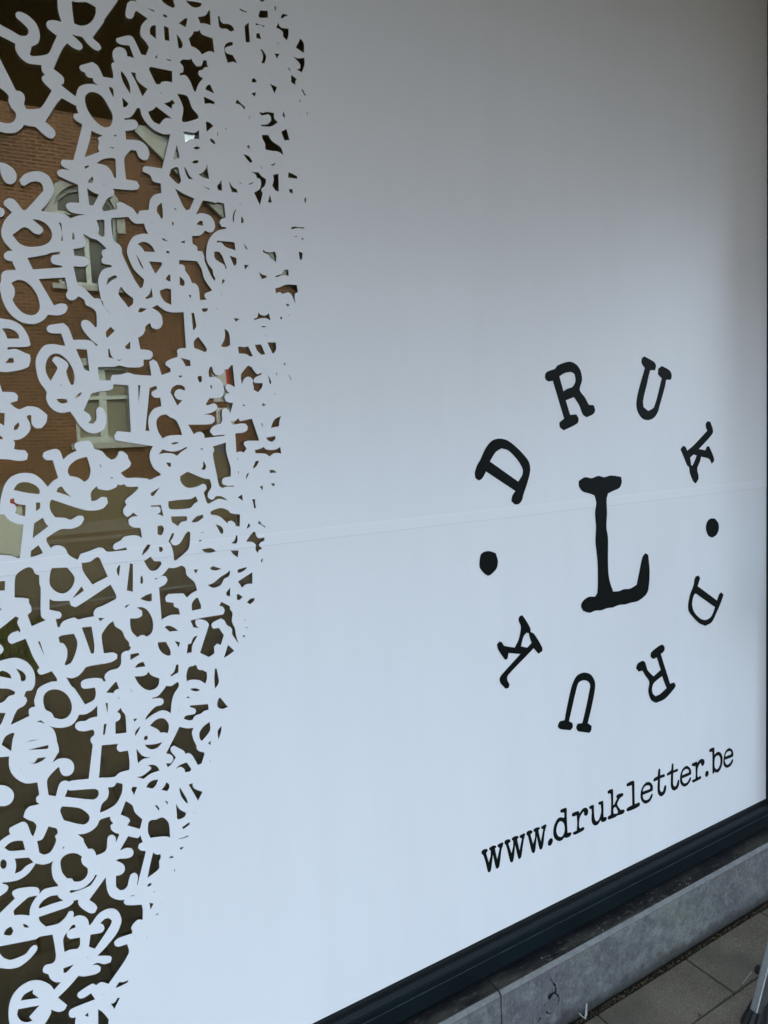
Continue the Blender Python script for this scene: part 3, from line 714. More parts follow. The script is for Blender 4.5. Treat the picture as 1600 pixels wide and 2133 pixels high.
1080,1800 1070,1610 945,1602 940,1640 900,1655 840,1660 760,1680 697,1820 745,1855 762,1890 735,1925 775,1932 803,1895 803,1815 825,1790 855,1800 880,1850 885,1920 860,1980 790,2012 720,1995 660,1940 625,1885 585,1828 520,1840 460,1825 410,1780 385,1720 388,1665 330,1580 302,1480 300,1390 340,1310 380,1275 450,1268 520,1280 545,1280 510,1178 430,1177 400,1165 388,1135 410,1110 530,1092 570,1130 610,1232 720,1232 770,1245 800,1283 818,1275 765,1235 700,1160 675,1110 682,1075 710,1065 750,1080 795,1130 808,1118 800,1000 760,962 715,940 703,900 655,868 625,895 595,903 560,885 550,850 565,822 543,712 322,725 450,945 510,928 550,935 565,965 545,1005 490,1028 400,1022 370,1060 310,1095 250,1100 170,1080 80,1010 20,900 0,820 -80,700 -80,1030 0,1052 100,1070 180,1115 235,1200 255,1275 225,1290 65,1292 62,1315 130,1308 210,1340 250,1355 255,1400 240,1455 180,1480 60,1500 0,1497 -80,1495 -80,1600 0,1600 20,1665 120,1670 150,1700 145,1740 85,1758 125,1795 165,1810 230,1785 310,1795 370,1835 395,1860 385,1920 345,1968 295,1965 265,1930 262,1860 235,1858 222,1875 250,1930 252,1980 215,2030 160,2062 110,2068 125,2090 120,2125 115,2140 150,2148 210,2152 235,2185 225,2230 180,2240 130,2237 70,2228 0,2225 -80,2220 -80,2600 0,2600 10,2540 40,2440 85,2380 150,2348 215,2340 280,2350 340,2390 398,2457 440,2410 485,2383 440,2235 380,2230 355,2200 365,2170 400,2155 465,2140 500,2160 527,2230 570,2190 640,2155 618,2120 625,2095 660,2080 740,2070 770,2100 785,2140 850,2160 890,2205 925,2230 960,2220 985,2185 990,2162 1020,2160 1065,2195 1068,2215 1092,2260 1080,2290 1005,2340 1050,2380 1130,2380 1220,2387 1252,2397 1300,2375 1340,2360 1335,2345 1280,2300 1250,2230 1250,2170 1275,2118 1240,2112 1000,2075 960,2065 950,2035 975,1992 1090,2002
815,1458 960,1455 990,1445 1060,1460 1170,1460 1197,1445 1195,1395 1250,1393 1275,1365 1270,1335 1240,1318 1170,1310 1150,1213 1190,1190 1210,1150 1212,1120 1250,1090 1265,1130 1300,1143 1335,1135 1355,1095 1345,1030 1310,990 1265,965 1310,940 1370,985 1430,1003 1530,1000 1550,1300 1500,1303 1475,1320 1480,1355 1478,1375 1430,1390 1385,1415 1378,1440 1420,1470 1420,1500 1347,1525 1310,1420 1275,1395 1243,1415 1262,1530 1120,1520 1065,1505 1010,1520 935,1525 920,1560 925,1570 828,1568 818,1500
98,755 150,733 200,740 260,785 310,860 332,940 325,990 290,1022 240,1025 180,1000 130,945 103,897 122,860 120,800 100,770
18,1137 70,1137 120,1155 155,1190 160,1222 62,1222 45,1180
45,1425 75,1385 110,1382 117,1412 108,1425
380,1480 385,1420 410,1370 450,1347 500,1352 560,1400 605,1470 622,1540 615,1600 600,1610 585,1595 552,1495 570,1450 555,1415 480,1372 450,1375 433,1405 475,1455 478,1475 422,1575 395,1530
633,1308 725,1313 745,1493 705,1478 690,1440
500,1615 508,1603 515,1610
470,1725 510,1722 555,1728 565,1752 520,1762 490,1750
628,1705 660,1675 683,1668 670,1695 632,1722
883,1167 922,1123 957,1157 893,1217 887,1205
1040,1290 1085,1243 1085,1308 1055,1308
900,1305 912,1308 925,1360 948,1388 905,1378
975,1395 1000,1400 1018,1385 1000,1405 985,1406
925,235 935,215 990,213 1070,207 1095,240 1130,262 1200,262 1215,310 1237,350 1180,348 1110,375 1070,440 1058,500 1075,560 1120,650 1202,730 1188,790 1168,803 1115,720 1018,515 1015,470 990,435 950,410 935,340
1147,435 1180,417 1220,420 1265,450 1292,500 1205,497 1175,455
1133,517 1165,570 1200,645 1170,610
887,775 900,720 950,695 975,700 975,715 930,738
990,858 990,820 1010,787 1050,840 1110,885 1108,930 1070,963 1040,920
1207,883 1245,850 1262,795 1273,875 1225,893
1150,1000 1165,965 1225,973 1180,1002
1150,1608 1170,1610 1157,1755
1247,1632 1300,1615 1310,1640 1265,1665 1262,1690 1290,1713 1335,1712 1345,1785 1285,1805 1245,1860 1235,1920 1245,1990 1212,1990 1225,1850
1420,1668 1435,1630 1475,1607 1515,1610 1540,1630 1540,1655 1500,1643 1465,1655 1450,1690 1475,1725 1520,1735 1478,1780
1500,1380 1585,1403 1588,1450 1547,1450 1520,1400
-80,1835 0,1838 40,1843 35,1950 0,1925 -80,1910
117,1985 118,1955 155,1917 162,1945 145,1978
@E 0 850 4
-80,228 0,230 22,245 20,262 0,258 -80,250
565,530 580,480 640,430 725,405 745,470 755,520 740,585 705,615 650,580 580,565
825,463 840,478 843,500
915,583 935,575 945,587
470,697 485,665 515,652 550,700 595,742 540,720
112,682 150,630 215,617 280,635 320,665 333,700 325,718 220,705
83,790 85,758 118,752 120,785 150,800 215,808 210,900 160,890 125,872 138,845 125,805
300,787 335,787 335,835 300,860
415,830 418,780 432,762 700,848 790,853 860,835 900,790 890,745 850,740 800,770 762,775 758,705 805,650 820,675 900,685 970,660 980,635 1005,642 1035,633 1060,655 1150,655 1150,672 1095,725 1055,755 1040,780 1055,808 1028,840 1030,880 1060,907 1085,895 1110,870 1150,900 1100,907 1070,930 1075,970 1110,993 1170,998 1185,1083 1140,1062 1080,1062 1030,1075 1010,1100 950,1135 940,1165 960,1183 1050,1162 1060,1182 990,1190 890,1195 860,1168 820,1163 750,1190 670,1215 648,1265 575,1225 540,1165 490,1143 450,1148 425,1168 388,1110 390,1080 505,1010 600,1005 670,975 702,925 690,898 650,897 590,930 540,915 460,910 430,870
-80,880 0,885 35,885 80,935 135,962 195,970 165,1250 140,1248 100,1232 0,1222 -80,1220
285,960 358,912 378,955 403,985 272,1085
255,1243 258,1190 320,1142 345,1180 358,1207 310,1228
1183,1230 1195,1185 1230,1135 1255,1140 1235,1180
122,1578 123,1450 135,1390 190,1345 240,1325 275,1340 290,1378 328,1393 330,1470 340,1500 342,1730 380,1768 265,1818 230,1725 262,1695 260,1655 245,1630 240,1590 200,1582
412,1440 420,1370 432,1333 560,1328 620,1408 610,1475 570,1525 520,1545 460,1525 420,1480
680,1290 750,1280 805,1243 830,1248 898,1405 770,1470 693,1360
605,1583 680,1485 700,1520 660,1550
973,1345 990,1312 1003,1308 992,1403 978,1380
1083,1293 1108,1300 1107,1530 1057,1520
1172,1410 1185,1395 1193,1440 1190,1460 1172,1465
413,1590 450,1607 580,1605 590,1645 630,1660 680,1630 922,1470 970,1565 965,1592 850,1650 800,1670 780,1710 787,1735 700,1750 652,1762 620,1745 530,1775 508,1800 500,1825 480,1825 465,1758 505,1750 515,1725 500,1700 460,1690 412,1680
820,1748 870,1750 832,1778
1040,1657 1055,1642 1085,1632 1050,1665
1168,1590 1215,1560 1265,1543 1265,1605 1240,1612
1085,1753 1150,1750 1185,1730 1185,1690 1140,1662 1180,1658 1225,1680 1265,1745 1277,1810 1265,1870 1225,1905 1185,1890 1145,1910 1100,1865 1085,1800
-80,1440 0,1443 43,1440 40,1520 0,1520 -80,1520
0,1670 18,1668 0,1695
@G 0 1300 5.333
-80,80 0,50 173,-87 211,-67 193,-13 227,65 220,95 200,75 130,100 88,150 95,200 130,222 285,162 330,270 360,350 440,485 415,515 430,550 460,562 505,550 575,522 632,605 632,637 570,640 430,710 395,800 380,850 392,918 350,925 320,950 320,990 332,1018 120,1120 190,955 270,905 303,850 290,815 267,803 290,745 355,735 385,680 390,590 370,510 310,430 240,390 170,375 90,385 0,408 -80,420 -80,340 0,335 35,305 40,270 15,235 0,225 -80,220
423,195 443,192 498,360 465,290
652,147 680,128 822,107 860,200 840,320 790,430 730,460 718,445 745,370 745,280 710,215 662,205
908,38 1018,27 1048,230 1045,322 1012,330 960,180
1130,120 1150,80 1210,0 1260,-33 1280,25 1355,75 1390,155 1437,207 1435,235 1457,258 1435,295 1390,300 1350,335 1345,440 1310,490 1220,515 1170,560 1160,600 1178,625 1155,642 1130,605 1060,597 930,620 900,655 905,700 935,718 1055,705 1065,775 1045,840 945,893 825,710 800,695 735,590 800,602 870,575 925,520 960,475 1230,425 1300,385 1305,340 1260,315 1155,325 1135,200
-80,540 0,530 20,515 70,530 115,565 128,607 60,592 0,580 -80,570
178,493 240,520 285,570 285,620 260,637 232,628 225,575
-80,712 0,715 100,720 165,750 168,770 155,785 100,800 50,855 0,877 -80,880
-80,980 65,988 0,1130 -80,1200
480,850 490,790 530,745 600,725 670,735 740,780 785,850 800,920 785,990 740,1040 680,1057 600,1040 590,1010 565,980 510,952 490,910
405,1087 455,1067 505,1110 460,1093
18,1340 60,1250 140,1205 163,1218 140,1290 125,1412
293,1312 350,1290 440,1282 370,1295
310,1397 538,1343 538,1378 510,1388
325,1543 385,1540 420,1487 513,1480 475,1515 400,1548
225,1607 242,1622 235,1625
540,1130 600,1147 680,1152 780,1130 840,1080 880,1005 945,1003 1020,965 1082,905 1082,1027 1000,1045 950,1075 880,1080 840,1105 835,1150 870,1182 940,1190 1030,1172 1048,1190 1045,1235 1015,1260 1005,1300 1030,1340 1025,1390 985,1720 790,1740 770,1752 730,1738 685,1750 655,1790 620,1912 540,1900 522,1750 545,1695 640,1595 660,1590 670,1640 700,1680 745,1688 790,1670 822,1620 820,1560 785,1510 720,1490 650,1498 585,1535 640,1440 655,1420 650,1360 632,1300 630,1270 610,1200 580,1155
1130,1347 1315,1330 1300,1360 1300,1395 1330,1420 1423,1405 1440,1530 1437,1620 1330,1650 1272,1697 1100,1707 1110,1600
1173,877 1200,877 1195,995
1155,1110 1185,1108 1165,1228 1145,1230
1300,978 1343,930 1360,970 1393,1010 1405,1205 1285,1220 1282,1090 1330,1060 1340,1020 1325,990
1180,762 1280,645 1297,640 1322,718 1280,735 1262,765
1305,820 1335,815 1318,830
1445,708 1470,752 1462,755
1485,1052 1528,1048 1493,1087
1500,1245 1505,1195 1555,1138 1557,1150 1520,1220
-80,1475 0,1478 103,1470 100,1570 130,1660 200,1730 290,1770 415,1758 437,1895 400,1930 405,1975 437,1997 400,2010 330,2025 285,2070 260,2144 314,2176 374,2198 406,2241 395,2296 368,2360 347,2334 325,2274 298,2214 260,2195 217,2209 108,2263 100,2296 114,2334 54,2371 0,2412 -80,2450
722,1918 752,1837 780,1848 1050,1830 1090,1845 1098,1890 1075,1930 1030,1950
690,2025 800,2032 895,2048 975,2105 996,2145 980,2198 920,2228 710,2180 668,2073
1110,2087 1133,2000 1195,1935 1210,1870 1200,1812 1250,1810 1280,1790 1295,1760 1363,1775 1355,1870 1300,1985 1240,2035 1130,2090
1458,1838 1478,1805 1525,1812 1490,1898
@H 250 1300 5.333
115,335 205,320 217,340 117,400
165,485 200,440 260,418 283,470
183,1383 240,1455 300,1478 350,1475 300,1490 255,1500 200,1547 188,1450
183,1697 240,1690 300,1650 345,1610 345,1590 310,1568 370,1562 415,1585 440,1628 345,1660 262,1720
420,203 510,198 560,290 563,345 530,350 470,320 430,260
610,187 667,203 652,260
742,328 755,225 790,215 820,145 862,130 805,235 797,315 770,318
1155,373 1200,230 1270,297 1200,350
162,582 260,575 300,555 312,525 350,570 438,603 430,670 395,715 330,735 265,715 205,660
560,570 600,530 625,450 650,450 650,535 570,580
770,475 815,465 835,453 855,465 860,495 890,512 920,508 935,522 963,530 967,600 948,663 890,625 830,617 780,620 742,637 737,580 750,510
1055,492 1075,497 1093,590 1097,655 1055,718 1048,610
780,718 840,712 893,732 850,747 805,738
737,820 745,807 765,807 780,820
1270,617 1285,610 1280,618
358,820 420,800 480,735 515,685 570,688 635,645 650,648 655,690 605,770 575,860 565,990 520,965 465,958 400,985 340,1020 288,1062 285,1045 340,970 400,915 460,900 487,870 480,835 440,820 360,830
775,905 980,888 985,953 935,965 900,995 850,1010 820,1035 810,1063 765,1070 710,1053 725,1018 830,1000 845,970 835,940 780,923
1080,890 1095,830 1113,815 1198,920 1140,943 1090,930
332,1128 390,1070 450,1045 500,1055 540,1110 543,1160 530,1212 490,1203 450,1207 420,1170 370,1145
660,1140 740,1158 818,1152 800,1210 820,1290 850,1350 850,1385 880,1412 935,1425 938,1450 905,1550 865,1565 800,1455 760,1433 728,1442 710,1410 600,1350 565,1370 565,1410 622,1480 570,1560 530,1590 513,1548 565,1545 590,1510 585,1470 550,1445 513,1437 625,1215
882,1240 885,1200 925,1140 995,1085 1002,1180 912,1297 890,1280
1087,1185 1130,1130 1123,1190 1095,1288
978,1328 1005,1293 1008,1342
995,1527 1003,1515 1012,1527
268,1285 270,1250 300,1237 312,1265 290,1290
275,1340 380,1335 475,1310 420,1370 350,1392 300,1370
622,1615 650,1575 740,1535 793,1610 780,1638 722,1645 715,1610 680,1588 650,1592
292,1813 320,1765 370,1735 425,1728 400,1790 362,1828
460,1843 495,1800 517,1757 545,1780 547,1820 525,1855
245,1908 262,1900 255,1908
665,1812 700,1870 745,1950 752,1995 720,1970 680,1910 662,1850
762,1783 808,1767 808,1800 830,1830 918,1863 868,1963 815,1870
497,1962 530,1970 532,2008
385,2020 412,2010 442,2055 425,2070 410,2040
652,928 655,928 655,972 652,972
@J 200 1600 4.003
205,388 248,275 303,310 325,370 388,428 367,508 260,478 285,440 270,415
667,297 700,345 752,373 740,405 695,427 677,423
812,376 832,370 825,376
433,510 440,450 465,432 500,430 545,412 575,420 608,465 618,580 590,570 530,572 455,582 435,540
718,493 780,450 782,470 730,508
690,585 730,578 770,558 768,572 730,585 692,590
697,665 735,653 710,683
608,748 615,737 643,733 646,750
653,850 658,842 660,855 657,867
515,915 520,905 518,918
200,687 268,567 310,577 350,583 372,560 378,585 392,617 360,632 350,665 375,687 413,690 413,710 345,978 342,970 350,915 343,885 320,872 290,885 275,930 262,985 230,1015 200,1018 170,990 167,897 200,893 235,865 240,825 220,795 165,772 195,757 270,750 305,730 313,695 295,668 255,665
478,700 490,715 520,722 537,715 540,750 527,775 528,800 525,840 430,915 455,790
430,975 445,962 463,960 460,975 435,992
478,1033 490,1022 490,1032
447,1122 480,1130 455,1182
540,1133 552,1130 548,1136
498,1222 522,1205 515,1222 502,1228
280,1068 320,1057 328,1058 300,1068
165,1835 170,1820 195,1783 225,1785 270,1768 265,1785 225,1808
123,1965 155,1955 180,1917 200,1915 155,2008
18,2010 50,2030 95,2080 107,2100 92,2180 20,2180
315,1395 338,1405 335,1408
410,1438 433,1402 435,1405
275,1650 283,1642 280,1650
55,1885 68,1890 62,1894
@I 0 1700 4.925
45,325 100,275 170,252 235,253 260,347 97,357
5,480 15,450 40,443 65,465 68,510 50,540 20,540 5,515
152,435 298,425 345,475 270,510 220,560 155,590 167,500
380,255 435,237 498,105 580,125 592,155 590,180 562,205 578,245 545,330 510,375 450,395 405,375 397,330
635,338 655,308 660,325
800,188 870,180 940,150 1000,95 1025,40 1130,5 1135,40 1163,72 1135,95 1140,135 1180,170 1222,180 1223,195 1190,270 1185,215 1160,193 1125,195 1103,230 1098,320 1080,360 1040,385 985,403 978,370 950,335 903,335 862,265 855,230 830,213
620,490 630,440 670,400 730,380 790,385 843,415 833,450 850,495 900,535 900,590 870,640 820,670 760,672 740,640 685,638 640,580
25,680 100,675 200,650 290,590 345,520 365,485 440,497 500,485 545,460 530,530 548,640 600,712 595,720 490,738 440,760 405,800 405,760 380,732 310,727 180,745 130,770 125,800 155,845 0,995 -80,1060 -80,860 0,820 70,770 88,730 70,705 28,695
140,985 148,960 270,850 300,830 385,815 340,880 310,950 303,1022 230,1012 150,1018
400,950 405,915 450,860 520,820 590,810 610,840 650,865 520,905
398,1035 560,980 700,930 750,890 757,865 805,858 803,900 840,945 930,998 975,990 1000,940 980,905 915,860 1000,745 1085,625 1100,760 1130,820 1180,850 1240,862 1278,855 1270,890 1300,913 1455,908 1465,960 1463,1065 1418,1062 1365,1110 1345,1150 1358,1180 1355,1205 1210,1255 1170,1295 1180,1330 1215,1340 1305,1312 1322,1408 1115,1722 1040,1703 990,1735 950,1717 900,1745 800,1815 795,1850 820,1872 860,1865 935,1818 978,1880 730,1980 707,2020 715,2060 740,2070 778,2063 765,2180 430,2180 500,2070 528,2010 520,1985 600,2008 660,1990 690,1940 595,1862 700,1760 808,1637 850,1645 980,1622 1030,1590 1035,1550 1000,1527 945,1530 1000,1505 1070,1520 1135,1500 1148,1455 1130,1435 1000,1433 1090,1340 1200,1200 1245,1090 1240,1030 1210,975 1170,950 1100,953 1010,1005 930,1115 913,1118 905,1070 870,1030 810,1018 750,1038 758,1000 745,973 710,975 670,1040 600,1102 470,1133 410,1080
-80,1350 0,1335 370,1262 405,1238 540,1215 573,1410 568,1475 540,1510 470,1527 440,1570 445,1605 497,1622 515,1665 560,1700 625,1705 555,1783 520,1735 450,1697 380,1683 300,1695 200,1755 130,1840 95,1940 88,2050 105,2180 -80,2180 -80,1560 0,1557 100,1567 200,1545 300,1470 370,1390 388,1350 375,1325 345,1325 310,1355 270,1410 200,1445 110,1475 50,1460 10,1425 0,1400 -80,1390
1028,1100 1075,1055 1115,1045 1148,1070 1140,1110 975,1362 912,1340 930,1215 1000,1205 1050,1190 1073,1150 1060,1115
700,1180 740,1120 770,1112 775,1143 720,1165 688,1200 690,1240 720,1260 760,1255 822,1245 820,1325 795,1362 720,1370 662,1395 648,1280 660,1230
37,1215 65,1160 115,1132 138,1175 120,1215 90,1225
232,1108 270,1113 300,1145 255,1143
650,1562 760,1522 680,1605 653,1608
897,1440 907,1445 903,1463
212,1893 250,1830 340,1780 335,1820 400,1865
178,2040 188,1980 405,1942 300,2060 335,2100 270,2115 210,2095
715,775 725,760 800,755 880,720 960,640 975,602 997,605 960,670 915,720 730,790
870,2047 905,2015 908,2060
"""
ISLES = """
@A 0 0 4
-80,1340 0,1353 50,1365 110,1405 137,1450 135,1500 110,1530 75,1535 40,1515 5,1440 0,1400 -80,1395
-80,1722 0,1728 30,1740 40,1770 25,1800 0,1810 -80,1815
@G 0 1300 5.333
-80,1795 0,1790 60,1795 120,1830 153,1880 150,1940 120,1990 60,2020 0,2020 -80,2010
"""
LOGO = """
L 613,705 645,685 680,690 715,678 745,685 780,676 833,683 837,710 825,740 790,757 765,770 758,800 760,870 757,945 765,1000 765,1120 768,1190 775,1230 792,1280 822,1278 848,1268 880,1265 915,1245 930,1170 945,1100 960,1080 975,1090 982,1180 975,1270 960,1300 920,1330 885,1338 855,1347 822,1350 790,1363 760,1367 730,1378 698,1380 668,1391 635,1380 625,1355 635,1330 665,1308 698,1307 710,1285 712,1150 706,1075 700,1020 703,945 698,870 704,820 695,780 670,770 635,760 615,735
D 72,660 85,620 100,595 122,545 145,510 170,490 205,484 245,495 300,540 352,602 360,650 345,715 325,775 317,805 300,825 280,827 262,810 268,780 283,757 130,655 110,692 92,702 75,690 | 150,603 180,555 210,535 245,545 290,590 320,640 320,670 298,708
R 438,150 450,135 490,120 500,105 540,88 570,84 600,98 622,130 630,180 618,230 645,270 665,308 690,310 698,335 690,355 655,373 635,360 615,310 588,268 545,285 568,360 600,358 612,380 605,405 535,441 515,425 512,400 537,380 478,183 455,187 440,175 | 512,160 540,143 575,138 592,150 596,185 580,215 553,225 533,238
U 940,90 942,65 955,56 1005,85 1015,105 1010,128 985,128 975,165 968,200 948,285 950,320 975,340 1005,320 1045,170 1025,150 1027,120 1045,106 1085,128 1097,155 1092,178 1068,178 1060,220 1032,320 1025,345 1005,375 975,388 945,380 920,345 913,300 925,230 957,117
K 1275,405 1285,393 1298,397 1312,440 1308,460 1265,510 1238,538 1273,545 1280,525 1292,525 1315,580 1317,600 1305,615 1292,590 1250,578 1245,600 1230,640 1237,690 1222,718 1210,708 1192,665 1187,632 1178,625 1160,580 1143,540 1155,522 1168,525 1178,547 1210,520 1282,443 1275,425 | 1193,583 1210,567 1227,572 1215,605 1205,625 1198,622
. 1275,950 1283,915 1300,900 1322,900 1340,925 1342,955 1330,985 1308,1000 1288,990
D 1215,1220 1222,1202 1236,1197 1245,1210 1232,1252 1333,1327 1345,1293 1355,1284 1367,1297 1350,1345 1328,1395 1305,1440 1272,1459 1240,1445 1205,1410 1185,1380 1183,1345 1193,1295 1212,1245 | 1222,1290 1323,1362 1303,1410 1275,1428 1245,1420 1213,1385 1203,1345 1212,1300
R 1037,1560 1050,1556 1060,1570 1057,1590 1040,1605 1088,1760 1110,1753 1118,1770 1110,1785 1060,1840 1015,1860 990,1845 975,1800 980,1750 958,1715 945,1692 925,1697 912,1680 920,1655 945,1640 958,1648 972,1690 1003,1722 1040,1688 1020,1622 1000,1632 987,1620 990,1598 1015,1575 | 1047,1720 1070,1783 1035,1815 1012,1825 997,1808 995,1780 1005,1755
U 505,1975 515,1955 540,1950 548,1900 573,1785 585,1750 605,1717 640,1702 675,1712 697,1750 697,1790 680,1880 660,1965 680,1980 677,2005 667,2016 610,2008 600,1990 607,1968 632,1965 652,1880 670,1790 672,1765 660,1747 635,1742 612,1755 600,1790 562,1955 580,1965 582,1985 570,2002 520,1997 507,1988
K 300,1430 305,1410 318,1403 335,1425 360,1470 362,1490 380,1500 422,1570 423,1590 403,1604 378,1575 340,1615 245,1715 240,1738 252,1765 247,1782 232,1786 205,1755 202,1730 215,1710 310,1605 247,1600 242,1630 230,1636 195,1585 187,1555 200,1540 213,1545 225,1562 280,1572 300,1530 312,1465 | 312,1565 325,1515 340,1495 353,1497 358,1520 368,1548 345,1572
. 97,1120 105,1085 125,1072 150,1070 180,1080 192,1120 185,1160 155,1192 140,1198 120,1185 98,1155
"""
URL = """
@P 990 1660 6.4
w 85,760 85,725 110,700 155,690 165,705 162,725 145,745 180,875 205,780 205,715 185,705 187,680 230,650 275,647 282,665 262,690 292,835 325,680 298,665 298,635 360,603 375,610 370,640 350,700 335,820 318,930 300,955 283,955 270,930 235,765 210,970 195,1000 178,1005 165,990 140,880 105,775
w 390,625 390,590 415,570 455,562 467,575 465,600 440,620 483,750 505,650 505,585 487,575 487,550 530,522 572,520 578,538 558,565 590,715 620,555 592,540 592,515 650,482 667,490 660,520 645,580 625,720 612,800 595,825 578,825 568,800 530,640 520,760 508,840 495,870 478,873 465,860 440,760 408,640
w 683,505 683,470 708,450 750,443 760,455 758,480 735,497 770,628 797,535 795,465 775,460 778,430 815,408 858,403 863,420 843,448 875,595 905,430 877,420 880,395 935,363 950,372 943,400 925,470 910,600 895,680 878,702 860,700 850,670 818,520 808,640 795,730 782,747 765,747 752,730 725,620 700,520
. 968,610 980,575 1005,550 1025,550 1035,575 1025,615 1005,645 985,652 970,640
d 1133,190 1140,170 1205,142 1220,155 1220,260 1225,380 1230,480 1265,470 1282,480 1275,510 1245,535 1210,545 1185,540 1160,572 1125,588 1090,580 1060,555 1042,510 1040,440 1055,370 1090,300 1120,275 1150,270 1175,278 1187,270 1185,205 1150,210 1137,205 | 1080,440 1095,370 1120,330 1145,322 1175,345 1190,395 1190,460 1165,520 1140,535 1105,520 1085,480
r 1288,250 1290,225 1310,208 1375,185 1390,215 1430,160 1465,142 1490,150 1505,180 1500,225 1485,248 1465,252 1450,235 1450,205 1440,195 1415,230 1390,290 1385,400 1400,420 1435,398 1453,408 1450,435 1425,455 1330,503 1305,500 1300,480 1320,462 1352,450 1358,350 1352,245 1310,260 1292,258
@Q 1210 1600 8.42
u 142,700 150,670 210,640 228,650 230,760 240,870 262,930 290,930 320,890 355,770 348,640 315,640 303,620 312,598 380,570 392,590 397,860 440,855 455,870 448,905 410,940 365,943 352,925 345,910 300,985 250,1008 215,990 190,940 185,850 190,780 185,715 155,715
k 468,440 470,400 500,380 550,362 563,380 567,640 580,645 635,530 622,510 625,480 655,455 730,435 747,455 735,490 690,520 640,610 640,650 700,735 745,722 768,742 755,785 700,815 640,830 600,862 490,903 470,890 475,850 525,815 530,600 525,455 500,440 480,452 | 570,715 595,680 615,685 650,760 640,795 580,800 572,780
l 800,310 805,275 840,250 900,222 930,222 937,260 940,440 945,630 1020,598 1037,615 1030,660 960,705 825,757 800,745 805,710 840,680 900,650 897,450 893,295 855,310 815,320
e 1045,480 1055,390 1090,310 1140,255 1185,240 1230,260 1260,310 1262,385 1240,405 1085,470 1090,520 1110,555 1150,560 1190,540 1225,480 1240,445 1260,455 1250,510 1210,580 1160,615 1125,622 1085,600 1055,550 | 1085,410 1100,350 1140,310 1185,300 1215,320 1215,365
@S 1350 1540 8.42
t 170,625 175,560 185,520 200,512 212,525 212,630 275,608 295,620 290,655 210,685 207,800 210,890 235,925 262,905 280,830 300,800 318,815 315,880 285,960 235,1002 195,985 168,930 165,820 170,710 105,742 92,725 100,690 140,660 165,650
t 405,530 415,440 430,418 445,430 445,545 510,513 525,525 520,560 440,590 438,700 440,790 462,828 490,815 515,740 530,702 545,715 545,780 515,860 462,900 425,885 400,830 398,700 400,610 340,640 328,625 335,595 375,565
e 558,690 570,600 605,520 650,475 685,462 725,490 752,540 755,605 735,625 595,685 600,730 625,768 660,770 700,735 730,670 750,665 748,710 710,780 665,820 625,828 585,800 562,750 | 595,630 610,570 650,525 690,520 715,545 715,580
r 765,460 770,425 850,387 865,410 905,360 945,340 975,350 990,390 978,445 955,470 935,455 925,410 895,445 868,520 865,650 878,665 915,640 932,655 925,690 880,715 790,760 770,745 775,715 830,690 835,600 830,470 785,470
. 1000,620 1010,570 1035,548 1058,560 1060,610 1040,650 1020,662 1003,650
b 1070,210 1075,180 1110,155 1150,140 1162,160 1163,270 1200,230 1240,215 1280,245 1305,320 1300,430 1270,520 1230,575 1190,582 1165,568 1145,605 1130,600 1128,500 1128,360 1125,215 1090,225 | 1165,380 1180,310 1210,285 1235,280 1262,320 1268,390 1255,460 1225,515 1195,525 1170,490
e 1320,360 1335,270 1370,190 1420,150 1465,170 1490,220 1493,290 1475,310 1345,358 1350,400 1375,440 1400,445 1440,410 1475,345 1492,350 1488,390 1450,460 1400,495 1370,497 1335,470 1320,420 | 1350,305 1365,250 1400,212 1440,205 1457,225 1455,262
"""
HOLES = parse(POLYS); ISL = parse(ISLES)
def rot(poly, cx, cz): return [(2*cx - x, 2*cz - z) for x, z in poly][::1]
def fits(p, x0, x1, z0, z1): return all(x0 < x < x1 and z0 < z < z1 for x, z in p)
# the pattern runs on past the part the photo shows: turned copies beyond its left and top ends
ext = []
LE = [on_glass(-16, y) for y in (-10, 2133)]
def line_x(z): return LE[0][0] + (LE[1][0]-LE[0][0])*(z-LE[0][1])/(LE[1][1]-LE[0][1])
lc = (line_x(1.36), 1.36); tc_ = on_glass(300, -10)
for h in HOLES:
    q = [(max(x, line_x(z)), z) for x, z in h]
    r = rot(q, *lc)
    if fits(r, XL+0.01, 5, ZB+0.01, ZT-0.01): ext.append(r)
    r = rot([(x, z) for x, z in q], *tc_)
    if fits(r, XL+0.01, 5, 1.5, ZT-0.01) and min(p[0]-line_x(p[1]) for p in r) > 0: ext.append(r)
holes = [[(max(x, line_x(z)), z) for x, z in h] for h in HOLES]
rg = random.Random(3); z = 0.30
while z < 2.32:                                   # round letters bridging the two halves, just left of the picture
    cx_, a0, ro, ri = line_x(z)-0.036-rg.uniform(0, 0.02), rg.uniform(0, 6.28), rg.uniform(0.036, 0.046), rg.uniform(0.017, 0.026)
    nn = 22; span = rg.choice((5.2, 5.6, 4.4))
    ISL.append([(cx_+ro*0.92*math.cos(a0+span*k/nn), z+ro*1.15*math.sin(a0+span*k/nn)) for k in range(nn+1)] +
               [(cx_+ri*0.92*math.cos(a0+span*k/nn), z+ri*1.15*math.sin(a0+span*k/nn)) for k in range(nn, -1, -1)])
    z += rg.uniform(0.055, 0.10)
SEAM_UP, SEAM_LOW = 1.344, 1.3195                 # top edge of the lower sheet, bottom edge of the upper one
films = []
for nm, z0, z1, y in (('upper_film', SEAM_LOW, ZT, -0.0004), ('lower_film', ZB+0.0005, SEAM_UP, 0.0)):
    near = [h for h in holes+ext if max(p[1] for p in h) > z0 and min(p[1] for p in h) < z1]
    isl = [h for h in ISL if max(p[1] for p in h) > z0 and min(p[1] for p in h) < z1]
    f = W(plate(nm, [rect(XL, XR, z0, z1)], near, y, y+0.00025, M['film'], win, isl))
    films.append(f)
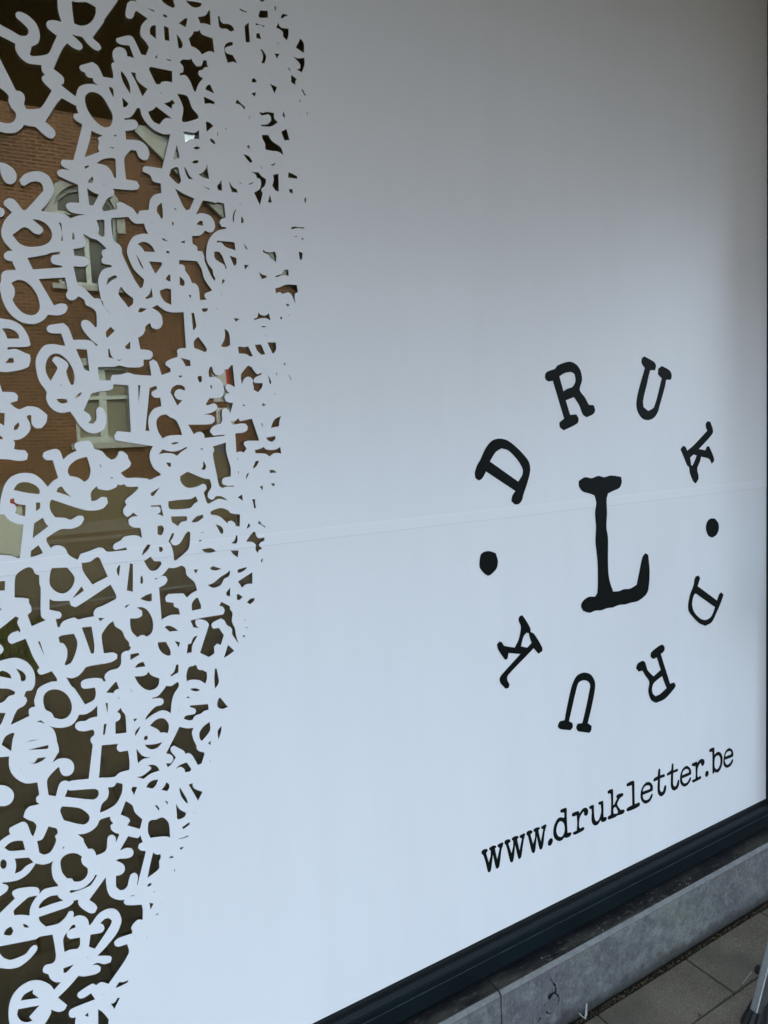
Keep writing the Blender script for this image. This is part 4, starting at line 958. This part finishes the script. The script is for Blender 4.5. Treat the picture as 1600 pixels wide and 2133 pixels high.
# the raised cut edges of the overlap, their shade and highlight put into the strip colours
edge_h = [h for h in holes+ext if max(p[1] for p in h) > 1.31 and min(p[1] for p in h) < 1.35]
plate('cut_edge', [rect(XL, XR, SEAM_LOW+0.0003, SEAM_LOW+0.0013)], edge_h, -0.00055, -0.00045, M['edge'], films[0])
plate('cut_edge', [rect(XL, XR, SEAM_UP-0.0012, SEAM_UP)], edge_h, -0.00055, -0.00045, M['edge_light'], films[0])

M['overlap'] = mat('doubled_vinyl', (0.812, 0.822, 0.832), rough=0.32, spec=0.22)
plate('overlap_strip', [rect(XL, XR, SEAM_LOW+0.0014, SEAM_UP-0.0013)], edge_h, -0.00052, -0.00043, M['overlap'], films[0])
# ---- black lettering
names = ['first R', 'D']
LOGO_LABELS = ['large black letter L in the middle of the ring', 'black letter D at the upper left of the ring', 'black letter R at the top of the ring', 'black letter U at the top right of the ring',
               'black letter K at the right of the ring', 'black dot at the right of the ring', 'upside-down black letter D at the lower right of the ring', 'upside-down black letter R at the bottom right of the ring',
               'upside-down black letter U at the bottom of the ring', 'upside-down black letter K at the lower left of the ring', 'black dot at the left of the ring']
for (ch, rings), lb in zip(parse('@T 960 720 2.5\n' + LOGO.replace('\n', '\n'), True), LOGO_LABELS):
    o = W(plate('dot' if ch == '.' else 'letter', [rings[0]], rings[1:], -0.0011, -0.00062, M['ink'], win)); o['label'] = lb
for ch, rings in parse(URL, True):
    o = W(plate('dot' if ch == '.' else 'letter', [rings[0]], rings[1:], -0.0005, -0.00015, M['ink'], win))
    o['label'] = 'small black %s of the web address' % ('dot' if ch == '.' else 'letter ' + ch)

# ------------------------------------------------------------ the shop building around it
CANP = 1.7; CANZ = EYE + 0.4585*(CANP + DIST)
shop = thing('shop_building', 'grey rendered shop front with a deep dark canopy over the window', 'building', (0.6, 0.3, 0))
def S_(o): o.location = (-0.6, -0.3, 0); return o
S_(plate('wall', [rect(-7, 9, SILL_Z+0.004, 9.5)], [rect(XL-0.07, XR+0.09, SILL_Z-0.1, ZT+0.07)], -0.012, 0.25, M['own_wall'], shop))
for xa, xb in ((-7, joints[0]-0.01), (joints[4]+0.01, 9)): S_(obj('base_wall', boxes((xa, xb, -0.011, 0.25, -0.05, SILL_Z+0.003)), M['stone'], shop))
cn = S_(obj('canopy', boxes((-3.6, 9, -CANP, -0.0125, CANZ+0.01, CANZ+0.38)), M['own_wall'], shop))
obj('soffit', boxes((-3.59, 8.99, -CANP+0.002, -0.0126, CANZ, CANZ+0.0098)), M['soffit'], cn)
S_(obj('shade_block', boxes((XR+0.10, XR+0.55, -0.23, -0.0125, 0.95, CANZ-0.001)), M['own_wall'], shop))  # unseen block added to shade the right end of the film
S_(obj('interior', boxes((-3, 5, 5.0, 5.1, -0.03, 3.4), (-3.1, -3, 0.251, 5.1, -0.03, 3.4), (5, 5.1, 0.251, 5.1, -0.03, 3.4), (-3.1, 5.1, 0.251, 5.1, 3.41, 3.5), (-3.1, 5.1, 0.251, 5.1, -0.03, 0.0)), M['inner'], shop))

# ------------------------------------------------------------ stepladder at the right edge
gx, gz = 0, 0
def on_ground(px, py, z=0.0):
    r = ray(px, py); k = (EYE - z) / r.dot(vDN); return Vector((r.dot(vAX)*k, r.dot(vIN)*k - DIST, z))
F0 = on_ground(1577, 2146)
def proj(p):
    q = Vector((p[0], p[1]+DIST, EYE-p[2])); v = vAX*q.x + vIN*q.y + vDN*q.z
    return (CX + FPX*v.x/v.z, CY + FPX*v.y/v.z)
def lean(q):
    a, b = proj(F0 + Vector((q*0.06, 0, 0.06))), proj(F0 + Vector((q*0.26, 0, 0.26)))
    return abs((b[0]-a[0])/(a[1]-b[1]) - 0.245)
SL = min((lean(i*0.01), i*0.01) for i in range(-5, 70))[1]
lad = thing('stepladder', 'aluminium stepladder leg with a ribbed black rubber foot at the right edge', 'stepladder', tuple(F0))
HT = 1.25; WID = 0.42
def rail(dx0, dy0, slope, sgn):
    bm = bmesh.new(); beam(bm, (dx0, dy0, 0.05), (dx0+slope*HT, dy0, HT), 0.020, 0.036, 0.003)
    r = obj('rail', bm, M['ladder'], lad)
    bm = bmesh.new(); n = 28; rings_ = []
    for z, rad in ((0.0, 0.040), (0.012, 0.040), (0.045, 0.031), (0.062, 0.026), (0.064, 0.020)):
        rg = []
        for i in range(n):
            a = 2*math.pi*i/n; rr = rad*(1.0 if i % 2 else 0.87); rg.append(bm.verts.new((dx0+slope*z+rr*0.80*math.cos(a), dy0+rr*math.sin(a), z)))
        rings_.append(rg)
    for a_, b_ in zip(rings_, rings_[1:]):
        for i in range(n): bm.faces.new((a_[i], a_[(i+1) % n], b_[(i+1) % n], b_[i]))
    bm.faces.new(rings_[0][::-1]); bm.faces.new(rings_[-1])
    obj('rubber_foot', bm, M['rubber'], r)
    return r
rail(0, 0, SL, 1); rail(0, -WID, SL, 1)
xt = 2*SL*HT
rail(xt+0.28, 0, -SL-0.22, 1); rail(xt+0.28, -WID, -SL-0.22, 1)
for z in (0.118, 0.62):
    bm = bmesh.new(); tube(bm, (SL*z, 0.034, z), (SL*z, -WID-0.034, z), 0.009)
    b = obj('brace', bm, M['ladder'], lad)
    for y in (0.0185, -WID-0.0345):
        bm = bmesh.new(); tube(bm, (SL*z, y, z), (SL*z, y+0.016, z), 0.0125, 0.0115, 16); obj('end_cap', bm, M['rubber'], b)
for k in range(4):
    z = 0.25*(k+1); x = xt+0.28-(SL+0.22)*z
    bm = bmesh.new(); box(bm, x-0.045, x+0.045, -WID+0.011, -0.011, z-0.0125, z+0.0125, 0.003); obj('step', bm, M['ladder'], lad)
bm = bmesh.new(); box(bm, SL*HT-0.06, SL*HT+0.10, -WID-0.03, 0.03, HT, HT+0.03, 0.005); obj('top_cap', bm, M['rubber'], lad)

# ------------------------------------------------------------ litter on the pavement
def strip3(name, pix, w, z, label, cat):
    bm = bmesh.new(); P = [on_ground(a, b) for a, b in pix]; n = len(P); L, Q = [], []
    for i, p in enumerate(P):
        d = (P[min(i+1, n-1)] - P[max(i-1, 0)]).normalized(); s = Vector((-d.y, d.x, 0))*w[i]/2
        L.append(bm.verts.new(p + s + Vector((0, 0, z[i])))); Q.append(bm.verts.new(p - s + Vector((0, 0, z[i]+w[i]*0.35))))
    fs = [bm.faces.new((L[i], Q[i], Q[i+1], L[i+1])) for i in range(n-1)]
    bmesh.ops.solidify(bm, geom=fs, thickness=0.0004)
    return tag(obj(name, bm, M['paper']), label, cat)
strip3('vinyl_scrap', [(1205.5, 2113), (1212, 2119), (1219, 2125), (1221, 2118), (1222, 2106), (1223, 2094)], (.002, .006, .009, .006, .004, .002), (.004, .003, .003, .005, .010, .016), 'small white V-shaped offcut of film lying by the curb', 'scrap')
strip3('thread', [(1546, 2052), (1553, 2044), (1560, 2036), (1566, 2031)], (.0009, .0009, .0009, .0009), (.003, .005, .006, .01), 'thin white thread on the slab joint beside the stepladder', 'thread')

# ------------------------------------------------------------ the houses opposite, seen mirrored in the glass
LF = 16.4; HY = -(LF - DIST)                     # facade plane
def fac(px, py): return on_glass(px, py, LF)
house = thing('brick_house', 'brown brick gabled house with arched upper window and white frames, mirrored in the glass', 'house', (2, HY, 0))
def H_(o): o.location = (-2, -HY, 0); return o
AX0, AX1, AZ0, AZ1, AZ2 = 1.62, 2.84, 5.38, 6.92, 7.53
def arch(x0, x1, z0, zs, zt, n=16, g=0.0):
    x0 -= g; x1 += g; zt += g
    c = (x0+x1)/2; r = (x1-x0)/2
    return [(x0, z0), (x1, z0)] + [(c + r*math.cos(math.pi*i/n), zs + (zt-zs)*math.sin(math.pi*i/n)) for i in range(n+1)]
W2 = (1.72, 2.87, 1.98, 3.68)
apex = (1.55, 10.43)
gab = [(-0.7, -0.05), (7.2, -0.05), (7.2, 5.5), apex, (-0.7, 8.47)]
more = [rect(-0.45, 0.55, 1.98, 3.68), rect(4.4, 5.2, 0.02, 2.2), rect(-0.35, 0.45, 5.4, 7.3)]
more = more[1:2]
H_(plate('wall', [gab], [arch(AX0, AX1, AZ0, AZ1, AZ2), rect(*W2)]+more, HY-0.30, HY, M['brick'], house))
pw = H_(obj('plinth', boxes((-0.7, 4.39, HY, HY+0.05, -0.05, 1.17), (5.21, 7.2, HY, HY+0.05, -0.05, 1.17)), M['plinth'], house))
obj('kerb_ledge', boxes((-0.7, 4.39, HY+0.051, HY+0.13, -0.05, 0.24)), M['kerb'], pw)
H_(obj('door', boxes((4.4, 5.2, HY-0.2, HY-0.15, 0.02, 2.2)), M['plinth'], house))
# windows
def mullioned(name, outer, inner_holes, y, par, m=M['wood_white']): return H_(plate(name, [outer], inner_holes, y-0.06, y, m, par))
wf = mullioned('arched_window', arch(AX0, AX1, AZ0, AZ1, AZ2), [rect(AX0+0.07, 2.18, AZ0+0.09, 6.42), rect(2.28, AX1-0.07, AZ0+0.09, 6.42),
     rect(AX0+0.07, 2.18, 6.50, 6.92), rect(2.28, AX1-0.07, 6.50, 6.92), [(AX0+0.08, 6.98), (2.18, 6.98), (2.18, 7.44), (1.92, 7.36), (1.72, 7.18)], [(2.28, 6.98), (AX1-0.08, 6.98), (2.74, 7.18), (2.54, 7.36), (2.28, 7.44)]], HY-0.10, house)
plate('pane', [arch(AX0+0.02, AX1-0.02, AZ0+0.02, AZ1, AZ2-0.03)], [], HY-0.19, HY-0.17, M['darkglass'], wf)
H_(plate('arch_surround', [arch(AX0, AX1, AZ1-0.35, AZ1, AZ2, g=0.17)], [arch(AX0, AX1, AZ1-0.6, AZ1, AZ2)], HY+0.002, HY+0.03, M['trim'], house))
H_(obj('sill', boxes((AX0-0.14, AX1+0.14, HY-0.1, HY+0.08, AZ0-0.11, AZ0-0.002)), M['trim'], house))
mx_ = (W2[0]+W2[1])/2
wf2 = mullioned('lower_window', rect(*W2), [rect(W2[0]+0.08, mx_-0.08, W2[2]+0.13, 2.92), rect(mx_+0.08, W2[1]-0.05, W2[2]+0.13, 2.92), rect(W2[0]+0.08, mx_-0.08, 3.0, W2[3]-0.08), rect(mx_+0.08, W2[1]-0.05, 3.0, W2[3]-0.08)], HY-0.10, house)
plate('pane', [rect(W2[0]+0.02, W2[1]-0.02, W2[2]+0.02, W2[3]-0.02)], [], HY-0.185, HY-0.17, M['curtain'], wf2)
H_(obj('sill', boxes((W2[0]-0.12, W2[1]+0.25, HY-0.1, HY+0.09, W2[2]-0.13, W2[2]-0.002)), M['trim'], house))
H_(obj('lintel', boxes((W2[0]-0.08, W2[1]+0.08, HY+0.001, HY+0.02, W2[3]+0.002, W2[3]+0.16)), M['trim'], house))
# roof and barge boards
def slope_board(x0, z0, x1, z1, w, y0, y1, m, nm):
    d = Vector((x1-x0, z1-z0)).normalized(); nx_, nz_ = d.y, -d.x
    if nz_ < 0: nx_, nz_ = -nx_, -nz_
    return H_(plate(nm, [[(x0, z0), (x0+nx_*w, z0+nz_*w), (x1+nx_*w, z1+nz_*w), (x1, z1)]], [], y0, y1, m, house))
slope_board(1.55, 10.44, 6.9, 5.79, 0.46, HY+0.02, HY+0.10, M['trim'], 'barge_board')
slope_board(1.55, 10.44, -0.7, 8.48, 0.46, HY+0.02, HY+0.10, M['trim'], 'barge_board')
def roof_slab(pts, y0, y1, nm='roof'):
    return H_(plate(nm, [pts], [], y0, y1, M['roof'], house))
roof_slab([(1.55, 11.06), (1.55, 11.11), (7.45, 5.98), (7.40, 5.95)], HY-9, HY+0.22)
roof_slab([(1.55, 11.30), (1.55, 11.42), (-1.15, 9.06), (-1.08, 9.00)], HY-9, HY+0.22)
# left wing and the neighbour to the right
wing = thing('long_brick_house', 'long brown brick house with eaves left of the gabled one, mirrored in the glass', 'house', (-6, HY, 0))
def G_(o): o.location = (6, -HY, 0); return o
ws = [(-2.9, -1.75), (-5.4, -4.25), (-7.9, -6.75)]
hol = [rect(a, b, 1.98, 3.68) for a, b in ws] + [rect(a, b, 5.4, 7.3) for a, b in ws]
G_(plate('wall', [rect(-12, -0.702, -0.05, 9.3)], hol, HY-0.30, HY-0.003, M['brick'], wing))
G_(obj('plinth', boxes((-12, -0.702, HY-0.002, HY+0.045, -0.05, 1.17)), M['plinth'], wing))
for a, b in ws:
    for z0, z1 in ((1.98, 3.68), (5.4, 7.3)):
        c = (a+b)/2; zz = z0+(z1-z0)*0.66
        w = G_(plate('window', [rect(a, b, z0, z1)], [rect(a+.07, c-.05, z0+.1, zz-.04), rect(c+.05, b-.07, z0+.1, zz-.04), rect(a+.07, c-.05, zz+.04, z1-.07), rect(c+.05, b-.07, zz+.04, z1-.07)], HY-0.16, HY-0.10, M['wood_white'], wing))
        plate('pane', [rect(a+.02, b-.02, z0+.02, z1-.02)], [], HY-0.19, HY-0.17, M['darkglass'], w)
        obj('sill', boxes((a-.12, b+.12, HY-0.1, HY+0.08, z0-.12, z0-.002)), M['trim'], w)
bm = bmesh.new(); prism_x(bm, [(HY+0.35, 9.25), (HY+0.35, 9.35), (HY-5, 12.6), (HY-9.5, 9.35), (HY-9.5, 9.25)], -12.2, -0.9)
G_(obj('roof', bm, M['roof'], wing))
nb = thing('tall_brick_house', 'tall dark brick house with tiled roof right of the gabled one, mirrored in the glass', 'house', (11, HY, 0))
def N_(o): o.location = (-11, -HY, 0); return o
ws = [(8.6, 9.8), (11.4, 12.6), (14.4, 15.6)]
N_(plate('wall', [rect(7.202, 18, -0.05, 12.4)], [rect(a, b, 1.3, 3.0) for a, b in ws] + [rect(a, b, 5.0, 6.6) for a, b in ws] + [rect(a, b, 8.6, 10.2) for a, b in ws], HY-0.30, HY-0.004, M['brick2'], nb))
for a, b in ws:
    for z0, z1 in ((1.3, 3.0), (5.0, 6.6), (8.6, 10.2)):
        c = (a+b)/2
        w = N_(plate('window', [rect(a, b, z0, z1)], [rect(a+.07, c-.04, z0+.1, z1-.08), rect(c+.04, b-.07, z0+.1, z1-.08)], HY-0.16, HY-0.10, M['wood_white'], nb))
        plate('pane', [rect(a+.02, b-.02, z0+.02, z1-.02)], [], HY-0.19, HY-0.17, M['darkglass'], w)
        obj('sill', boxes((a-.12, b+.12, HY-0.1, HY+0.08, z0-.11, z0-.002)), M['trim'], w)
bm = bmesh.new(); prism_x(bm, [(HY+0.35, 12.35), (HY+0.35, 12.45), (HY-4.5, 15.4), (HY-9, 12.45), (HY-9, 12.35)], 7.21, 18.2)
N_(obj('roof', bm, M['roof'], nb))
N_(obj('rear_wall', boxes((8.7, 18, HY-9.4, HY-9.05, -0.05, 15.0)), M['brick2'], nb))
# road sign and cabinet by the far kerb
sx, sy = on_glass(470, 800, 15.2)[0], -(15.2-DIST)
sg = thing('road_sign', 'road sign post with red-edged, grey and round blue plates, mirrored in the glass', 'road sign', (sx, sy, 0))
bm = bmesh.new(); tube(bm, (0, 0, 0), (0, 0, 3.6), 0.03); obj('post', bm, M['galv'], sg)
obj('white_plate', boxes((-0.33, 0.0, 0.031, 0.045, 2.75, 3.45)), M['sign_white'], sg)
obj('red_plate', boxes((0.001, 0.07, 0.031, 0.046, 2.75, 3.45)), M['sign_red'], sg)
obj('grey_plate', boxes((-0.30, 0.12, 0.031, 0.045, 2.25, 2.62)), M['sign_white'], sg)
bm = bmesh.new(); tube(bm, (-0.15, 0.031, 1.78), (-0.15, 0.046, 1.78), 0.19, n=28); obj('blue_plate', bm, M['sign_blue'], sg)
kx = on_glass(50, 1115, 12.9)[0]; ky = -(12.9-DIST)
cb_ = thing('utility_cabinet', 'pale cabinet with a red top band standing across the road, mirrored in the glass', 'cabinet', (kx-0.6, ky, -0.055))
bm = bmesh.new(); box(bm, -0.6, 0.6, -0.25, 0.25, 0.02, 0.95, 0.02); obj('body', bm, M['cabinet'], cb_)
bm = bmesh.new(); box(bm, -0.62, 0.62, -0.27, 0.27, 0.951, 1.03, 0.01); obj('top_band', bm, M['sign_red'], cb_)
bm = bmesh.new(); box(bm, -0.55, 0.55, 0.251, 0.262, 0.10, 0.90, 0.004); obj('door_panel', bm, M['cabinet'], cb_)
